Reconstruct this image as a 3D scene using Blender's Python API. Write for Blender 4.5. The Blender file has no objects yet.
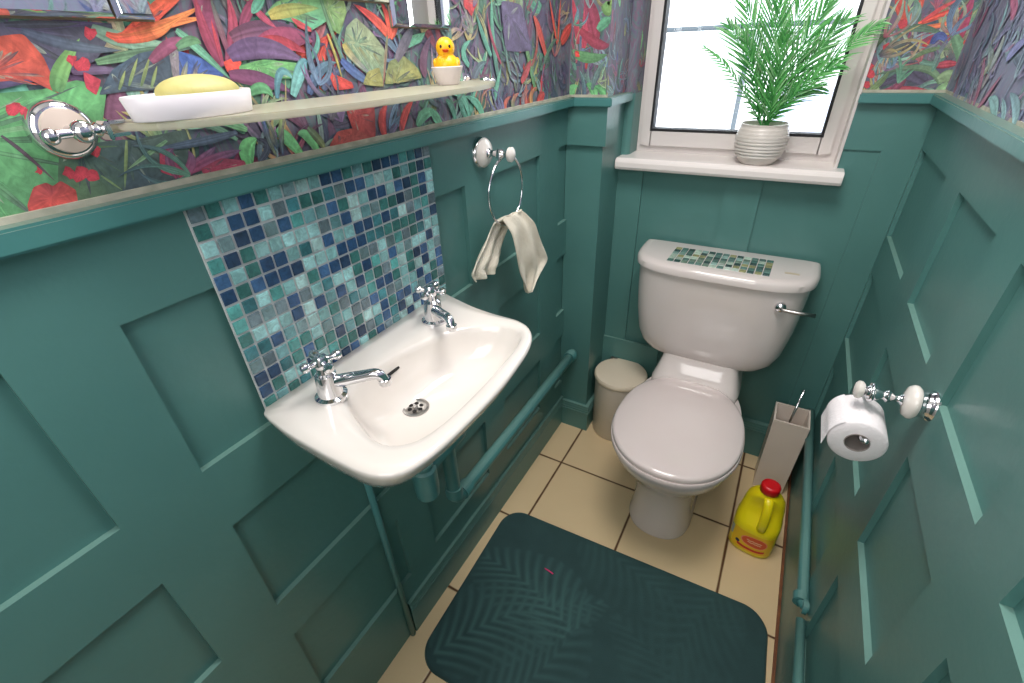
import bpy, bmesh, math, random
from mathutils import Vector, Matrix, Euler
rnd = random.Random(11)
PI = math.pi
scene = bpy.context.scene
col = scene.collection
V = Vector

# tropical wallpaper: leaf centre lines / outlines in metres on each wall (L left, R right, B back, P boxed corner)
WP = [
('L',[(0.172,1.494),(0.302,1.498),(0.274,1.466),(0.238,1.454),(0.145,1.44)],0,'4a3c68','3c4050',9),
('L',[(0.144,1.437),(0.217,1.443),(0.249,1.449),(0.271,1.439),(0.25,1.402),(0.212,1.337),(0.163,1.327),(0.087,1.323)],0,'4e9a58','62b868',9),
('L',[(0.242,1.383),(0.336,1.391),(0.314,1.336),(0.229,1.333)],0,'2c4e54','3c5c4c',9),
('L',[(0.208,1.389),(0.274,1.389),(0.24,1.336),(0.185,1.339)],0,'4a7440','2e5450',9),
('L',[(0.17,1.464),(0.2,1.485),(0.224,1.488),(0.231,1.469),(0.229,1.439),(0.21,1.452),(0.163,1.45)],0,'c4401c','d84c1c',9),
('L',[(0.229,1.44),(0.24,1.458),(0.268,1.485)],0.0132,'4c9048','86c05c',0),
('L',[(0.224,1.491),(0.258,1.479),(0.301,1.474)],0.0108,'40506a','586c78',0),
('L',[(0.282,1.494),(0.314,1.482),(0.376,1.475)],0.0151,'749c80','86b494',0),
('L',[(0.273,1.464),(0.33,1.472),(0.383,1.476)],0.0098,'6a9c68','3a5a50',0),
('L',[(0.248,1.456),(0.274,1.457),(0.297,1.454)],0.0081,'5c3a64','7a6a88',0),
('L',[(0.263,1.435),(0.285,1.457),(0.317,1.471),(0.35,1.474),(0.337,1.436),(0.289,1.436)],0,'2c4650','34566a',9),
('L',[(0.294,1.441),(0.314,1.467)],0.0033,'6a8c50','a8b864',0),
('L',[(0.306,1.44),(0.327,1.468)],0.0034,'6a8c50','a8b864',0),
('L',[(0.316,1.438),(0.331,1.459)],0.0034,'6a8c50','a8b864',0),
('L',[(0.283,1.438),(0.297,1.456)],0.0033,'6a8c50','a8b864',0),
('L',[(0.339,1.436),(0.359,1.472),(0.384,1.465),(0.406,1.447),(0.393,1.439)],0,'24509c','3060b0',9),
('L',[(0.35,1.439),(0.367,1.463)],0.0059,'c8b448','507898',0),
('L',[(0.364,1.439),(0.377,1.459)],0.0048,'c8b448','24509c',0),
('L',[(0.35,1.474),(0.343,1.444),(0.349,1.442),(0.36,1.472)],0,'8c8488','8c8488',9),
('L',[(0.194,1.429),(0.191,1.425),(0.187,1.423),(0.183,1.424),(0.183,1.428),(0.185,1.432),(0.189,1.433),(0.192,1.434),(0.196,1.433)],0,'d01c30','d01c30',9),
('L',[(0.2,1.427),(0.198,1.423),(0.194,1.424),(0.192,1.423),(0.192,1.426),(0.192,1.429),(0.195,1.432),(0.197,1.43),(0.199,1.429)],0,'d01c30','d01c30',9),
('L',[(0.21,1.367),(0.208,1.362),(0.203,1.361),(0.202,1.364),(0.199,1.367),(0.202,1.37),(0.205,1.374),(0.208,1.372),(0.209,1.37)],0,'d01c30','d01c30',9),
('L',[(0.222,1.362),(0.217,1.36),(0.213,1.358),(0.207,1.357),(0.206,1.362),(0.21,1.367),(0.214,1.372),(0.219,1.371),(0.222,1.368)],0,'d01c30','d01c30',9),
('L',[(0.229,1.361),(0.228,1.356),(0.223,1.355),(0.218,1.356),(0.217,1.361),(0.221,1.365),(0.224,1.367),(0.227,1.366),(0.229,1.364)],0,'d01c30','d01c30',9),
('L',[(0.24,1.382),(0.238,1.379),(0.235,1.377),(0.233,1.379),(0.231,1.381),(0.233,1.385),(0.236,1.387),(0.24,1.388),(0.242,1.385)],0,'d01c30','d01c30',9),
('L',[(0.186,1.374),(0.184,1.371),(0.182,1.37),(0.181,1.372),(0.179,1.373),(0.182,1.375),(0.183,1.378),(0.186,1.378),(0.185,1.375)],0,'d01c30','d01c30',9),
('L',[(0.285,1.489),(0.28,1.485),(0.276,1.483),(0.274,1.485),(0.273,1.487),(0.274,1.49),(0.277,1.495),(0.281,1.493),(0.285,1.493)],0,'d01c30','d01c30',9),
('L',[(0.267,1.462),(0.263,1.457),(0.257,1.457),(0.254,1.457),(0.252,1.46),(0.253,1.465),(0.258,1.466),(0.263,1.469),(0.267,1.467)],0,'d01c30','d01c30',9),
('L',[(0.257,1.467),(0.254,1.465),(0.251,1.461),(0.25,1.464),(0.248,1.466),(0.249,1.468),(0.252,1.471),(0.255,1.47),(0.258,1.47)],0,'d01c30','d01c30',9),
('L',[(0.258,1.456),(0.27,1.448),(0.26,1.435),(0.254,1.442)],0,'c82038','c82038',9),
('L',[(0.16,1.345),(0.172,1.36),(0.183,1.362),(0.187,1.358),(0.195,1.361),(0.203,1.35),(0.199,1.337),(0.185,1.33),(0.167,1.329),(0.158,1.334)],0,'e04428','b02c20',9),
('L',[(0.17,1.408),(0.18,1.389),(0.191,1.361)],0.0036,'44303c','5a3c44',0),
('L',[(0.269,1.389),(0.246,1.34)],0.0033,'88a058','6c8c50',0),
('L',[(0.31,1.383),(0.257,1.36)],0.0047,'6ca070','88b080',0),
('L',[(0.231,1.359),(0.244,1.34)],0.0026,'80a060','80a060',0),
('L',[(0.301,1.485),(0.356,1.521),(0.382,1.522),(0.354,1.504),(0.339,1.493)],0,'e84018','f05818',9),
('L',[(0.298,1.485),(0.339,1.493),(0.408,1.518)],0.0107,'e84818','f49030',0),
('L',[(0.306,1.485),(0.351,1.497),(0.407,1.506)],0.0094,'e84818','f49030',0),
('L',[(0.293,1.489),(0.326,1.487),(0.384,1.509)],0.0089,'e84818','f49030',0),
('L',[(0.3,1.483),(0.337,1.487),(0.365,1.499)],0.0078,'e84818','f49030',0),
('L',[(0.396,1.523),(0.402,1.46),(0.41,1.458),(0.42,1.524)],0,'8c2350','8c2350',9),
('L',[(0.409,1.456),(0.4,1.488),(0.401,1.528)],0.0142,'8c2350','b0203c',0),
('L',[(0.416,1.46),(0.437,1.494),(0.442,1.53)],0.0145,'8c2350','b82840',0),
('L',[(0.448,1.494),(0.467,1.516),(0.488,1.532)],0.0126,'8c2350','a02848',0),
('L',[(0.409,1.456),(0.41,1.478),(0.412,1.504)],0.0061,'8c2350','e03030',0),
('L',[(0.421,1.466),(0.42,1.499),(0.42,1.529)],0.0078,'8c2350','50705c',0),
('L',[(0.366,1.493),(0.387,1.471),(0.414,1.44)],0.0105,'7cc8a0','509878',0),
('L',[(0.326,1.463),(0.355,1.479),(0.374,1.483)],0.0124,'8c3858','a04870',0),
('L',[(0.36,1.476),(0.38,1.483),(0.39,1.479)],0.0096,'589060','70b070',0),
('L',[(0.411,1.46),(0.426,1.464),(0.435,1.459),(0.424,1.446),(0.412,1.449)],0,'f04420','f04420',9),
('L',[(0.431,1.485),(0.492,1.495),(0.559,1.486)],0.0217,'70304c','5c3a64',0),
('L',[(0.462,1.474),(0.513,1.486),(0.558,1.481)],0.0264,'a82a50','883058',0),
('L',[(0.476,1.483),(0.51,1.479),(0.541,1.467)],0.0148,'d03038','b82840',0),
('L',[(0.421,1.466),(0.477,1.474),(0.534,1.456)],0.0251,'5c3a6c','6a4c74',0),
('L',[(0.431,1.455),(0.468,1.461),(0.528,1.454),(0.525,1.436),(0.46,1.44),(0.43,1.446)],0,'58a858','70bc68',9),
('L',[(0.413,1.445),(0.459,1.437),(0.499,1.42)],0.0195,'7c2c5c','602c5c',0),
('L',[(0.433,1.423),(0.456,1.428),(0.467,1.415)],0.0139,'50a060','60b070',0),
('L',[(0.473,1.414),(0.491,1.446),(0.512,1.429)],0.0108,'4c8c9c','70b4b0',0),
('L',[(0.5,1.415),(0.526,1.449),(0.539,1.456)],0.0183,'7cc4b8','3c7c90',0),
('L',[(0.539,1.456),(0.564,1.476),(0.566,1.495)],0.0088,'58a090','68b8a0',0),
('L',[(0.529,1.415),(0.557,1.443),(0.594,1.454)],0.0159,'3c5c8c','5c8c98',0),
('L',[(0.557,1.419),(0.577,1.434),(0.612,1.448)],0.0132,'44587c','304870',0),
('L',[(0.475,1.518),(0.485,1.508),(0.501,1.497)],0.01,'a82c48','b83858',0),
('L',[(0.494,1.532),(0.479,1.52),(0.469,1.512)],0.0118,'58ac88','6cc0a0',0),
('L',[(0.489,1.511),(0.511,1.526),(0.555,1.536),(0.608,1.533),(0.593,1.508),(0.559,1.495),(0.528,1.504)],0,'58ac80','78b868',9),
('L',[(0.495,1.51),(0.532,1.518),(0.582,1.522)],0.0157,'c0b048','88a850',0),
('L',[(0.559,1.495),(0.54,1.502),(0.529,1.509)],0.0084,'c03838','d04040',0),
('L',[(0.593,1.532),(0.63,1.54),(0.634,1.519),(0.611,1.491),(0.597,1.498)],0,'6c9c50','90b060',9),
('L',[(0.587,1.537),(0.596,1.496),(0.61,1.44)],0.0074,'5c9060','688c60',0),
('L',[(0.587,1.491),(0.594,1.462),(0.599,1.424)],0.0052,'c8b448','a8a050',0),
('L',[(0.627,1.499),(0.652,1.512),(0.684,1.491),(0.706,1.466),(0.689,1.418),(0.643,1.442),(0.612,1.467)],0,'6c9470','9cac80',9),
('L',[(0.62,1.48),(0.644,1.444)],0.0057,'88884c','7ca888',0),
('L',[(0.633,1.477),(0.659,1.441)],0.0059,'a8b888','7ca888',0),
('L',[(0.647,1.473),(0.674,1.437)],0.0061,'88884c','7ca888',0),
('L',[(0.662,1.469),(0.69,1.433)],0.0063,'a8b888','7ca888',0),
('L',[(0.677,1.464),(0.707,1.429)],0.0066,'88884c','7ca888',0),
('L',[(0.615,1.478),(0.63,1.459),(0.668,1.432)],0.0112,'c8b448','7890a0',0),
('L',[(0.604,1.457),(0.632,1.436),(0.665,1.42)],0.0159,'34589c','486c8c',0),
('L',[(0.721,1.486),(0.698,1.508),(0.651,1.53)],0.0168,'f06030','d02420',0),
('L',[(0.721,1.486),(0.724,1.514),(0.711,1.538)],0.014,'f06030','d02420',0),
('L',[(0.724,1.486),(0.742,1.509),(0.744,1.534)],0.0158,'f06030','d02420',0),
('L',[(0.717,1.489),(0.703,1.454),(0.687,1.412)],0.0063,'7c9068','a05848',0),
('L',[(0.642,1.421),(0.656,1.438),(0.685,1.443),(0.688,1.415)],0,'a0a050','a0a050',9),
('L',[(0.694,1.418),(0.712,1.451),(0.751,1.459),(0.785,1.439),(0.793,1.422)],0,'a4a452','7c8c4c',9),
('L',[(0.573,1.444),(0.589,1.433),(0.616,1.426),(0.618,1.417),(0.58,1.417)],0,'e03c20','e03c20',9),
('L',[(0.76,1.474),(0.78,1.489),(0.821,1.495),(0.806,1.48),(0.77,1.471)],0,'58ac88','60b080',9),
('L',[(0.809,1.426),(0.806,1.451),(0.838,1.491)],0.0221,'6c3450','5c3c58',0),
('L',[(0.731,1.453),(0.765,1.483),(0.788,1.501)],0.0206,'6a6470','50586c',0),
('L',[(0.595,1.39),(0.657,1.39),(0.648,1.34),(0.614,1.339),(0.598,1.363)],0,'c03420','a82c20',9),
('L',[(0.543,1.337),(0.566,1.358),(0.601,1.359),(0.634,1.342),(0.626,1.334)],0,'a83c28','c0402c',9),
('L',[(0.672,1.337),(0.672,1.366),(0.691,1.387)],0.019,'d0301c','c03024',0),
('L',[(0.716,1.338),(0.734,1.366),(0.762,1.387)],0.0179,'d0301c','c83828',0),
('L',[(0.402,1.339),(0.406,1.359),(0.425,1.369)],0.0222,'64c070','84dc88',0),
('L',[(0.417,1.339),(0.437,1.357),(0.422,1.369)],0.0099,'3c4c60','2c3448',0),
('L',[(0.488,1.337),(0.469,1.365),(0.456,1.375)],0.0183,'7cd484','60b070',0),
('L',[(0.519,1.338),(0.507,1.36),(0.49,1.365)],0.017,'7cd484','60b070',0),
('L',[(0.442,1.39),(0.442,1.364),(0.447,1.339)],0.0076,'3c5c98','8c9858',0),
('L',[(0.471,1.389),(0.462,1.364),(0.457,1.34)],0.0094,'90a858','2c4c7c',0),
('L',[(0.396,1.371),(0.368,1.391),(0.339,1.397)],0.0083,'58906c','3c6450',0),
('L',[(0.414,1.381),(0.395,1.39),(0.365,1.401)],0.0099,'74b878','4c8c60',0),
('L',[(0.399,1.38),(0.344,1.376),(0.289,1.376)],0.01,'344c60','405c74',0),
('L',[(0.297,1.372),(0.311,1.374),(0.315,1.348),(0.309,1.34),(0.29,1.351)],0,'c82848','8c2450',9),
('L',[(0.31,1.342),(0.341,1.355),(0.365,1.368)],0.0119,'a03460','6c5078',0),
('L',[(0.319,1.345),(0.361,1.354),(0.397,1.358)],0.0122,'a03460','6c5078',0),
('L',[(0.305,1.341),(0.304,1.362),(0.314,1.374)],0.0102,'a03460','6c5078',0),
('L',[(0.312,1.341),(0.328,1.355),(0.329,1.369)],0.0109,'a03460','6c5078',0),
('L',[(0.337,1.346),(0.366,1.353),(0.395,1.345),(0.395,1.338),(0.339,1.338)],0,'b82c50','a02848',9),
('L',[(0.511,1.371),(0.527,1.351),(0.534,1.336)],0.0135,'607c58','909850',0),
('L',[(0.559,1.376),(0.573,1.395),(0.588,1.402)],0.0138,'6a6470','787480',0),
('L',[(0.764,1.342),(0.792,1.36),(0.831,1.36)],0.0218,'60ac80','80d0a0',0),
('L',[(0.839,1.333),(0.823,1.353),(0.806,1.366)],0.0211,'80d0a0','5cac80',0),
('L',[(0.89,1.338),(0.88,1.366),(0.861,1.379)],0.0158,'6cc0a0','4c8c70',0),
('L',[(0.943,1.34),(0.926,1.377),(0.884,1.388)],0.0187,'6cc0a0','58a080',0),
('L',[(1.079,1.398),(1.061,1.482),(1.062,1.563)],0.0173,'4c8070','6cc098',0),
('L',[(1.049,1.452),(1.02,1.49),(0.995,1.532)],0.0145,'6cc0a0','509880',0),
('L',[(1.191,1.457),(1.174,1.511),(1.158,1.56)],0.0226,'b03c38','c83430',0),
('L',[(1.332,1.445),(1.29,1.504),(1.258,1.533)],0.0246,'d8401c','e84c20',0),
('L',[(1.265,1.368),(1.233,1.439),(1.203,1.486)],0.02,'5c9c58','78b060',0),
('L',[(1.092,1.435),(1.053,1.49),(1.042,1.537)],0.0103,'b03048','a03050',0),
('L',[(1.057,1.362),(1.07,1.395),(1.091,1.427)],0.0135,'6cc0a0','80d0a8',0),
('L',[(0.959,1.39),(0.988,1.427),(1.031,1.441)],0.0191,'7c7c90','588880',0),
('L',[(0.958,1.436),(0.94,1.462),(0.972,1.483)],0.0167,'58a88c','68b898',0),
('L',[(0.934,1.333),(0.916,1.363),(0.906,1.39)],0.0151,'6cc0a0','50987c',0),
('L',[(1.0,1.329),(0.979,1.361),(0.934,1.38)],0.0204,'5cb488','6cc0a0',0),
('L',[(1.188,1.392),(1.221,1.417),(1.244,1.439)],0.0242,'c83c34','b83430',0),
('L',[(1.301,1.331),(1.301,1.376),(1.326,1.432)],0.015,'c42434','d82c34',0),
('L',[(1.276,1.324),(1.301,1.346),(1.326,1.354)],0.0328,'e84420','d83028',0),
('L',[(1.244,1.425),(1.278,1.469),(1.268,1.525)],0.012,'a04830','c05838',0),
('L',[(1.137,1.408),(1.121,1.442),(1.115,1.482)],0.0108,'7c9c8c','548470',0),
('L',[(1.401,1.473),(1.374,1.527),(1.349,1.576)],0.0122,'e84c20','d84420',0),
('L',[(1.408,1.477),(1.412,1.528),(1.423,1.58)],0.0115,'f05c28','e04820',0),
('L',[(1.428,1.477),(1.468,1.501),(1.509,1.521)],0.0342,'f0502c','d83820',0),
('L',[(1.301,1.414),(1.363,1.468),(1.401,1.482)],0.0142,'5c9068','44785c',0),
('L',[(1.005,1.546),(0.993,1.538),(0.977,1.533),(0.961,1.535),(0.954,1.54),(0.954,1.547),(0.96,1.557),(0.984,1.562),(0.993,1.552)],0,'d83028','d83028',9),
('L',[(0.957,1.547),(1.005,1.553),(0.979,1.524)],0,'d83028','d83028',9),
('L',[(1.103,1.554),(1.196,1.551),(1.245,1.461),(1.118,1.462)],0,'5a4a70','6a5c80',9),
('L',[(1.111,1.322),(1.103,1.349),(1.134,1.364)],0.0171,'d8582c','c86040',0),
('L',[(1.152,1.324),(1.143,1.352),(1.176,1.368)],0.0177,'58a070','c86040',0),
('L',[(1.206,1.326),(1.196,1.355),(1.231,1.371)],0.0185,'508c98','c86040',0),
('L',[(1.252,1.328),(1.242,1.358),(1.277,1.375)],0.0192,'d0a040','c86040',0),
('P',[(0.025,1.471),(0.016,1.53),(0.002,1.584)],0.017,'b02c40','c83048',0),
('P',[(0.044,1.46),(0.047,1.523),(0.044,1.581)],0.0213,'c02c44','b03050',0),
('P',[(0.08,1.479),(0.064,1.541),(0.038,1.581)],0.0399,'a82c48','983050',0),
('P',[(0.007,1.452),(0.065,1.435),(0.119,1.443)],0.0278,'60a860','508c54',0),
('P',[(0.03,1.505),(0.087,1.469),(0.123,1.467)],0.0269,'b02c40','a03050',0),
('P',[(0.085,1.502),(0.107,1.52),(0.125,1.524)],0.0262,'58b080','50a070',0),
('P',[(0.098,1.562),(0.117,1.551),(0.123,1.575)],0.0343,'609c48','80a848',0),
('P',[(0.011,1.324),(0.01,1.352),(0.03,1.363)],0.026,'64bc6c','7cd484',0),
('P',[(0.09,1.33),(0.076,1.357),(0.056,1.368)],0.0236,'7cd484','60b468',0),
('P',[(0.122,1.331),(0.108,1.352),(0.082,1.362)],0.024,'6cc474','58ac64',0),
('P',[(0.051,1.33),(0.049,1.368),(0.034,1.405)],0.0136,'3c5c78','6c9c90',0),
('P',[(0.076,1.352),(0.092,1.399),(0.114,1.429)],0.0156,'4c6c6c','6c9484',0),
('P',[(0.021,1.405),(0.007,1.441),(-0.001,1.472)],0.0132,'5c9c80','508870',0),
('P',[(0.03,1.446),(0.033,1.439),(0.025,1.438),(0.018,1.44),(0.015,1.444),(0.013,1.449),(0.016,1.455),(0.024,1.454),(0.03,1.451)],0,'f03c20','f03c20',9),
('B',[(0.794,1.31),(0.856,1.334),(0.946,1.325)],0.0289,'a82c44','c03a40',0),
('B',[(0.821,1.487),(0.799,1.516),(0.778,1.545)],0.024,'f06030','d82c20',0),
('B',[(0.825,1.486),(0.832,1.514),(0.834,1.541)],0.016,'f06830','e04028',0),
('B',[(0.843,1.482),(0.887,1.499),(0.916,1.509)],0.0134,'f05020','e02c18',0),
('B',[(0.849,1.475),(0.898,1.479),(0.928,1.497)],0.0104,'f88040','f07028',0),
('B',[(0.849,1.485),(0.878,1.511),(0.903,1.525)],0.0095,'d82c24','c04040',0),
('B',[(0.933,1.445),(0.929,1.485),(0.929,1.533)],0.0239,'b02048','a02c58',0),
('B',[(0.978,1.423),(0.966,1.483),(0.961,1.53)],0.021,'6c2430','8c2c40',0),
('B',[(0.96,1.391),(0.936,1.437),(0.904,1.47)],0.0215,'70a878','5c8c60',0),
('B',[(0.932,1.352),(0.879,1.388),(0.784,1.371)],0.0151,'6c9464','486c4c',0),
('B',[(0.925,1.361),(0.945,1.369),(0.962,1.356)],0.0286,'8cac78','7ca06c',0),
('B',[(0.765,1.43),(0.781,1.459),(0.805,1.475)],0.0161,'688450','587850',0),
('B',[(0.806,1.471),(0.85,1.473),(0.901,1.458)],0.0165,'4c7454','587c5c',0),
('B',[(0.857,1.406),(0.886,1.426),(0.929,1.425)],0.011,'6c8c54','5c7c4c',0),
('B',[(0.787,1.416),(0.822,1.437),(0.867,1.422)],0.0244,'465c50','3c4c48',0),
('B',[(0.828,1.406),(0.838,1.449),(0.839,1.457)],0.0094,'3c3440','6c6450',0),
('B',[(0.91,1.392),(0.932,1.395),(0.955,1.395)],0.017,'a82838','c03040',0),
('B',[(0.885,1.439),(0.895,1.455),(0.916,1.437)],0.0184,'2c4890','3c58a0',0),
('B',[(0.787,1.334),(0.806,1.357),(0.818,1.384)],0.0154,'74944c','5c7c48',0),
('B',[(0.791,1.32),(0.816,1.325),(0.844,1.32)],0.0154,'b0a040','90903c',0),
('B',[(0.835,1.334),(0.85,1.352),(0.858,1.366)],0.0167,'8c2c4c','7c3048',0),
('B',[(0.956,1.307),(0.941,1.339),(0.956,1.352)],0.0276,'78b070','a0cc90',0),
('B',[(0.984,1.308),(0.978,1.334),(0.972,1.361)],0.0156,'90c080','6ca070',0),
('B',[(0.965,1.325),(0.971,1.382),(0.984,1.463)],0.0109,'3c5444','54745c',0),
('B',[(0.978,1.343),(0.982,1.403),(0.987,1.482)],0.0091,'44604c','6c8c70',0),
('B',[(0.767,1.452),(0.773,1.442),(0.763,1.443),(0.756,1.442),(0.746,1.447),(0.749,1.455),(0.748,1.464),(0.756,1.467),(0.766,1.46)],0,'d02028','d02028',9),
('B',[(0.775,1.425),(0.77,1.42),(0.767,1.415),(0.761,1.418),(0.752,1.421),(0.753,1.429),(0.755,1.435),(0.761,1.439),(0.77,1.434)],0,'d02028','d02028',9),
('B',[(0.782,1.394),(0.778,1.387),(0.773,1.383),(0.765,1.383),(0.759,1.391),(0.758,1.398),(0.76,1.403),(0.767,1.403),(0.773,1.401)],0,'d02028','d02028',9),
('B',[(0.789,1.376),(0.789,1.368),(0.783,1.366),(0.776,1.368),(0.771,1.373),(0.771,1.378),(0.772,1.383),(0.777,1.386),(0.784,1.383)],0,'d02028','d02028',9),
('B',[(0.807,1.433),(0.81,1.425),(0.804,1.421),(0.796,1.423),(0.789,1.43),(0.786,1.438),(0.791,1.442),(0.796,1.445),(0.803,1.439)],0,'d02028','d02028',9),
('B',[(0.785,1.353),(0.787,1.346),(0.781,1.342),(0.775,1.346),(0.767,1.349),(0.766,1.356),(0.769,1.361),(0.775,1.359),(0.781,1.359)],0,'d02028','d02028',9),
('B',[(0.821,1.483),(0.823,1.476),(0.817,1.473),(0.81,1.473),(0.804,1.48),(0.8,1.488),(0.805,1.491),(0.811,1.494),(0.819,1.49)],0,'d02028','d02028',9),
('B',[(0.964,1.436),(0.962,1.431),(0.96,1.426),(0.953,1.427),(0.948,1.433),(0.944,1.44),(0.946,1.445),(0.953,1.444),(0.958,1.441)],0,'f04418','f04418',9),
('R',[(1.373,1.329),(1.398,1.374),(1.455,1.417)],0.0206,'b02c44','a02c4c',0),
('R',[(1.338,1.329),(1.307,1.359),(1.277,1.393)],0.0181,'a83048','b04058',0),
('R',[(1.201,1.327),(1.242,1.348),(1.295,1.353)],0.0245,'90d0c0','78b8a8',0),
('R',[(1.15,1.327),(1.173,1.345),(1.214,1.36)],0.0139,'a0d8d0','80b8b0',0),
('R',[(1.09,1.331),(1.12,1.354),(1.186,1.371)],0.0212,'98d0c8','70a8a8',0),
('R',[(1.379,1.395),(1.366,1.426),(1.379,1.454)],0.0296,'8c9c88','a0b098',0),
('R',[(1.434,1.461),(1.435,1.484),(1.457,1.51)],0.0144,'70b8b8','90c8c0',0),
('R',[(1.367,1.476),(1.39,1.495),(1.459,1.518)],0.0237,'c03058','d04068',0),
('R',[(1.402,1.391),(1.396,1.412),(1.464,1.438)],0.0254,'b0b870','7ca0a0',0),
('R',[(1.291,1.415),(1.265,1.433),(1.221,1.445)],0.0235,'7c80b8','6c70a8',0),
('R',[(1.499,1.43),(1.497,1.462),(1.544,1.494)],0.0236,'587c94','6c98a8',0),
]

# ------------------------------------------------------------------ helpers
def lin(c):
    return c / 12.92 if c <= 0.04045 else ((c + 0.055) / 1.055) ** 2.4
def hx(h, k=1.0):
    return tuple(min(1.0, lin(int(h[i:i + 2], 16) / 255) * k) for i in (0, 2, 4)) + (1.0,)
def rgb(r, g, b):
    return (lin(r / 255), lin(g / 255), lin(b / 255), 1.0)

def mat(name, c, rough=0.5, metal=0.0, c2=None, nscale=6.0, bump=0.0, bscale=40.0, coat=0.0, trans=0.0, ior=1.5, spec=0.5, sss=0.0):
    m = bpy.data.materials.new(name); m.use_nodes = True
    nt = m.node_tree; b = nt.nodes['Principled BSDF']
    b.inputs['Base Color'].default_value = c
    b.inputs['Roughness'].default_value = rough
    b.inputs['Metallic'].default_value = metal
    b.inputs['Coat Weight'].default_value = coat
    b.inputs['Coat Roughness'].default_value = 0.06
    b.inputs['Transmission Weight'].default_value = trans
    b.inputs['IOR'].default_value = ior
    b.inputs['Specular IOR Level'].default_value = spec
    b.inputs['Subsurface Weight'].default_value = sss
    if sss: b.inputs['Subsurface Radius'].default_value = (0.01, 0.006, 0.003)
    tc = nt.nodes.new('ShaderNodeTexCoord')
    if c2:
        n = nt.nodes.new('ShaderNodeTexNoise'); n.inputs['Scale'].default_value = nscale; n.inputs['Detail'].default_value = 5
        nt.links.new(tc.outputs['Object'], n.inputs['Vector'])
        r = nt.nodes.new('ShaderNodeMapRange'); r.inputs[1].default_value = 0.35; r.inputs[2].default_value = 0.65
        nt.links.new(n.outputs['Fac'], r.inputs[0])
        mx = nt.nodes.new('ShaderNodeMix'); mx.data_type = 'RGBA'
        mx.inputs[6].default_value = c; mx.inputs[7].default_value = c2
        nt.links.new(r.outputs[0], mx.inputs[0]); nt.links.new(mx.outputs[2], b.inputs['Base Color'])
    if bump:
        n = nt.nodes.new('ShaderNodeTexNoise'); n.inputs['Scale'].default_value = bscale; n.inputs['Detail'].default_value = 4
        nt.links.new(tc.outputs['Object'], n.inputs['Vector'])
        bp = nt.nodes.new('ShaderNodeBump'); bp.inputs['Strength'].default_value = bump; bp.inputs['Distance'].default_value = 0.004
        nt.links.new(n.outputs['Fac'], bp.inputs['Height']); nt.links.new(bp.outputs[0], b.inputs['Normal'])
    return m

def vcol_mat(name, rough=0.5, streak=0.0, coat=0.0, gain=1.0):
    m = bpy.data.materials.new(name); m.use_nodes = True
    nt = m.node_tree; b = nt.nodes['Principled BSDF']; b.inputs['Roughness'].default_value = rough
    b.inputs['Coat Weight'].default_value = coat
    a = nt.nodes.new('ShaderNodeAttribute'); a.attribute_name = 'Col'
    tc = nt.nodes.new('ShaderNodeTexCoord')
    n = nt.nodes.new('ShaderNodeTexNoise'); n.inputs['Scale'].default_value = 75; n.inputs['Detail'].default_value = 9; n.inputs['Roughness'].default_value = .65; n.inputs['Distortion'].default_value = 1.5
    nt.links.new(tc.outputs['Object'], n.inputs['Vector'])
    r = nt.nodes.new('ShaderNodeMapRange'); r.inputs[1].default_value = 0.3; r.inputs[2].default_value = 0.7
    r.inputs[3].default_value = gain * (1 - streak); r.inputs[4].default_value = gain * (1 + streak)
    nt.links.new(n.outputs['Fac'], r.inputs[0])
    mx = nt.nodes.new('ShaderNodeVectorMath'); mx.operation = 'SCALE'
    nt.links.new(a.outputs['Color'], mx.inputs[0]); nt.links.new(r.outputs[0], mx.inputs['Scale'])
    nt.links.new(mx.outputs[0], b.inputs['Base Color'])
    return m

def wpos(o):
    p = V((0, 0, 0))
    while o: p += o.location; o = o.parent
    return p
def link(o, parent):
    col.objects.link(o)
    if parent is not None:
        o.parent = parent
    return o
def obj(name, bm, m, parent=None, smooth=False, world=True, bev=0.0, subsurf=0):
    """bm in world coordinates (world=True) or local to the parent"""
    me = bpy.data.meshes.new(name)
    if bev:
        bmesh.ops.remove_doubles(bm, verts=bm.verts, dist=1e-6)
        es = [e for e in bm.edges if len(e.link_faces) == 2 and e.calc_face_angle(0) > 0.6]
        bmesh.ops.bevel(bm, geom=es, offset=bev, segments=2, affect='EDGES', clamp_overlap=True)
    bmesh.ops.recalc_face_normals(bm, faces=bm.faces)
    bm.to_mesh(me); bm.free()
    o = bpy.data.objects.new(name, me)
    for mm in (m if isinstance(m, (list, tuple)) else [m]): me.materials.append(mm)
    if smooth:
        for p in me.polygons: p.use_smooth = True
        if isinstance(smooth, float):
            me.set_sharp_from_angle(angle=smooth)
    link(o, parent)
    if parent is not None and world:
        me.transform(Matrix.Translation(-wpos(parent)))
    if parent is None:
        # put the origin at the base of the thing
        xs = [v.co for v in me.vertices]
        c = V(((min(v.x for v in xs) + max(v.x for v in xs)) / 2, (min(v.y for v in xs) + max(v.y for v in xs)) / 2, min(v.z for v in xs)))
        me.transform(Matrix.Translation(-c)); o.location = c
    if subsurf:
        s = o.modifiers.new('sub', 'SUBSURF'); s.levels = subsurf; s.render_levels = subsurf
    return o
def tag(o, label, cat=None, group=None):
    o['label'] = label
    if cat: o['category'] = cat
    if group: o['group'] = group
    return o
def thing(name, label, cat, loc, group=None, rz=0):
    o = bpy.data.objects.new(name, None); o.empty_display_size = 0.05
    col.objects.link(o); o.location = loc; o.rotation_euler = (0, 0, rz)
    return tag(o, label, cat, group)
def struct(name, bm, m, **k):
    o = obj(name, bm, m, **k); o['kind'] = 'structure'; return o

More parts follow.
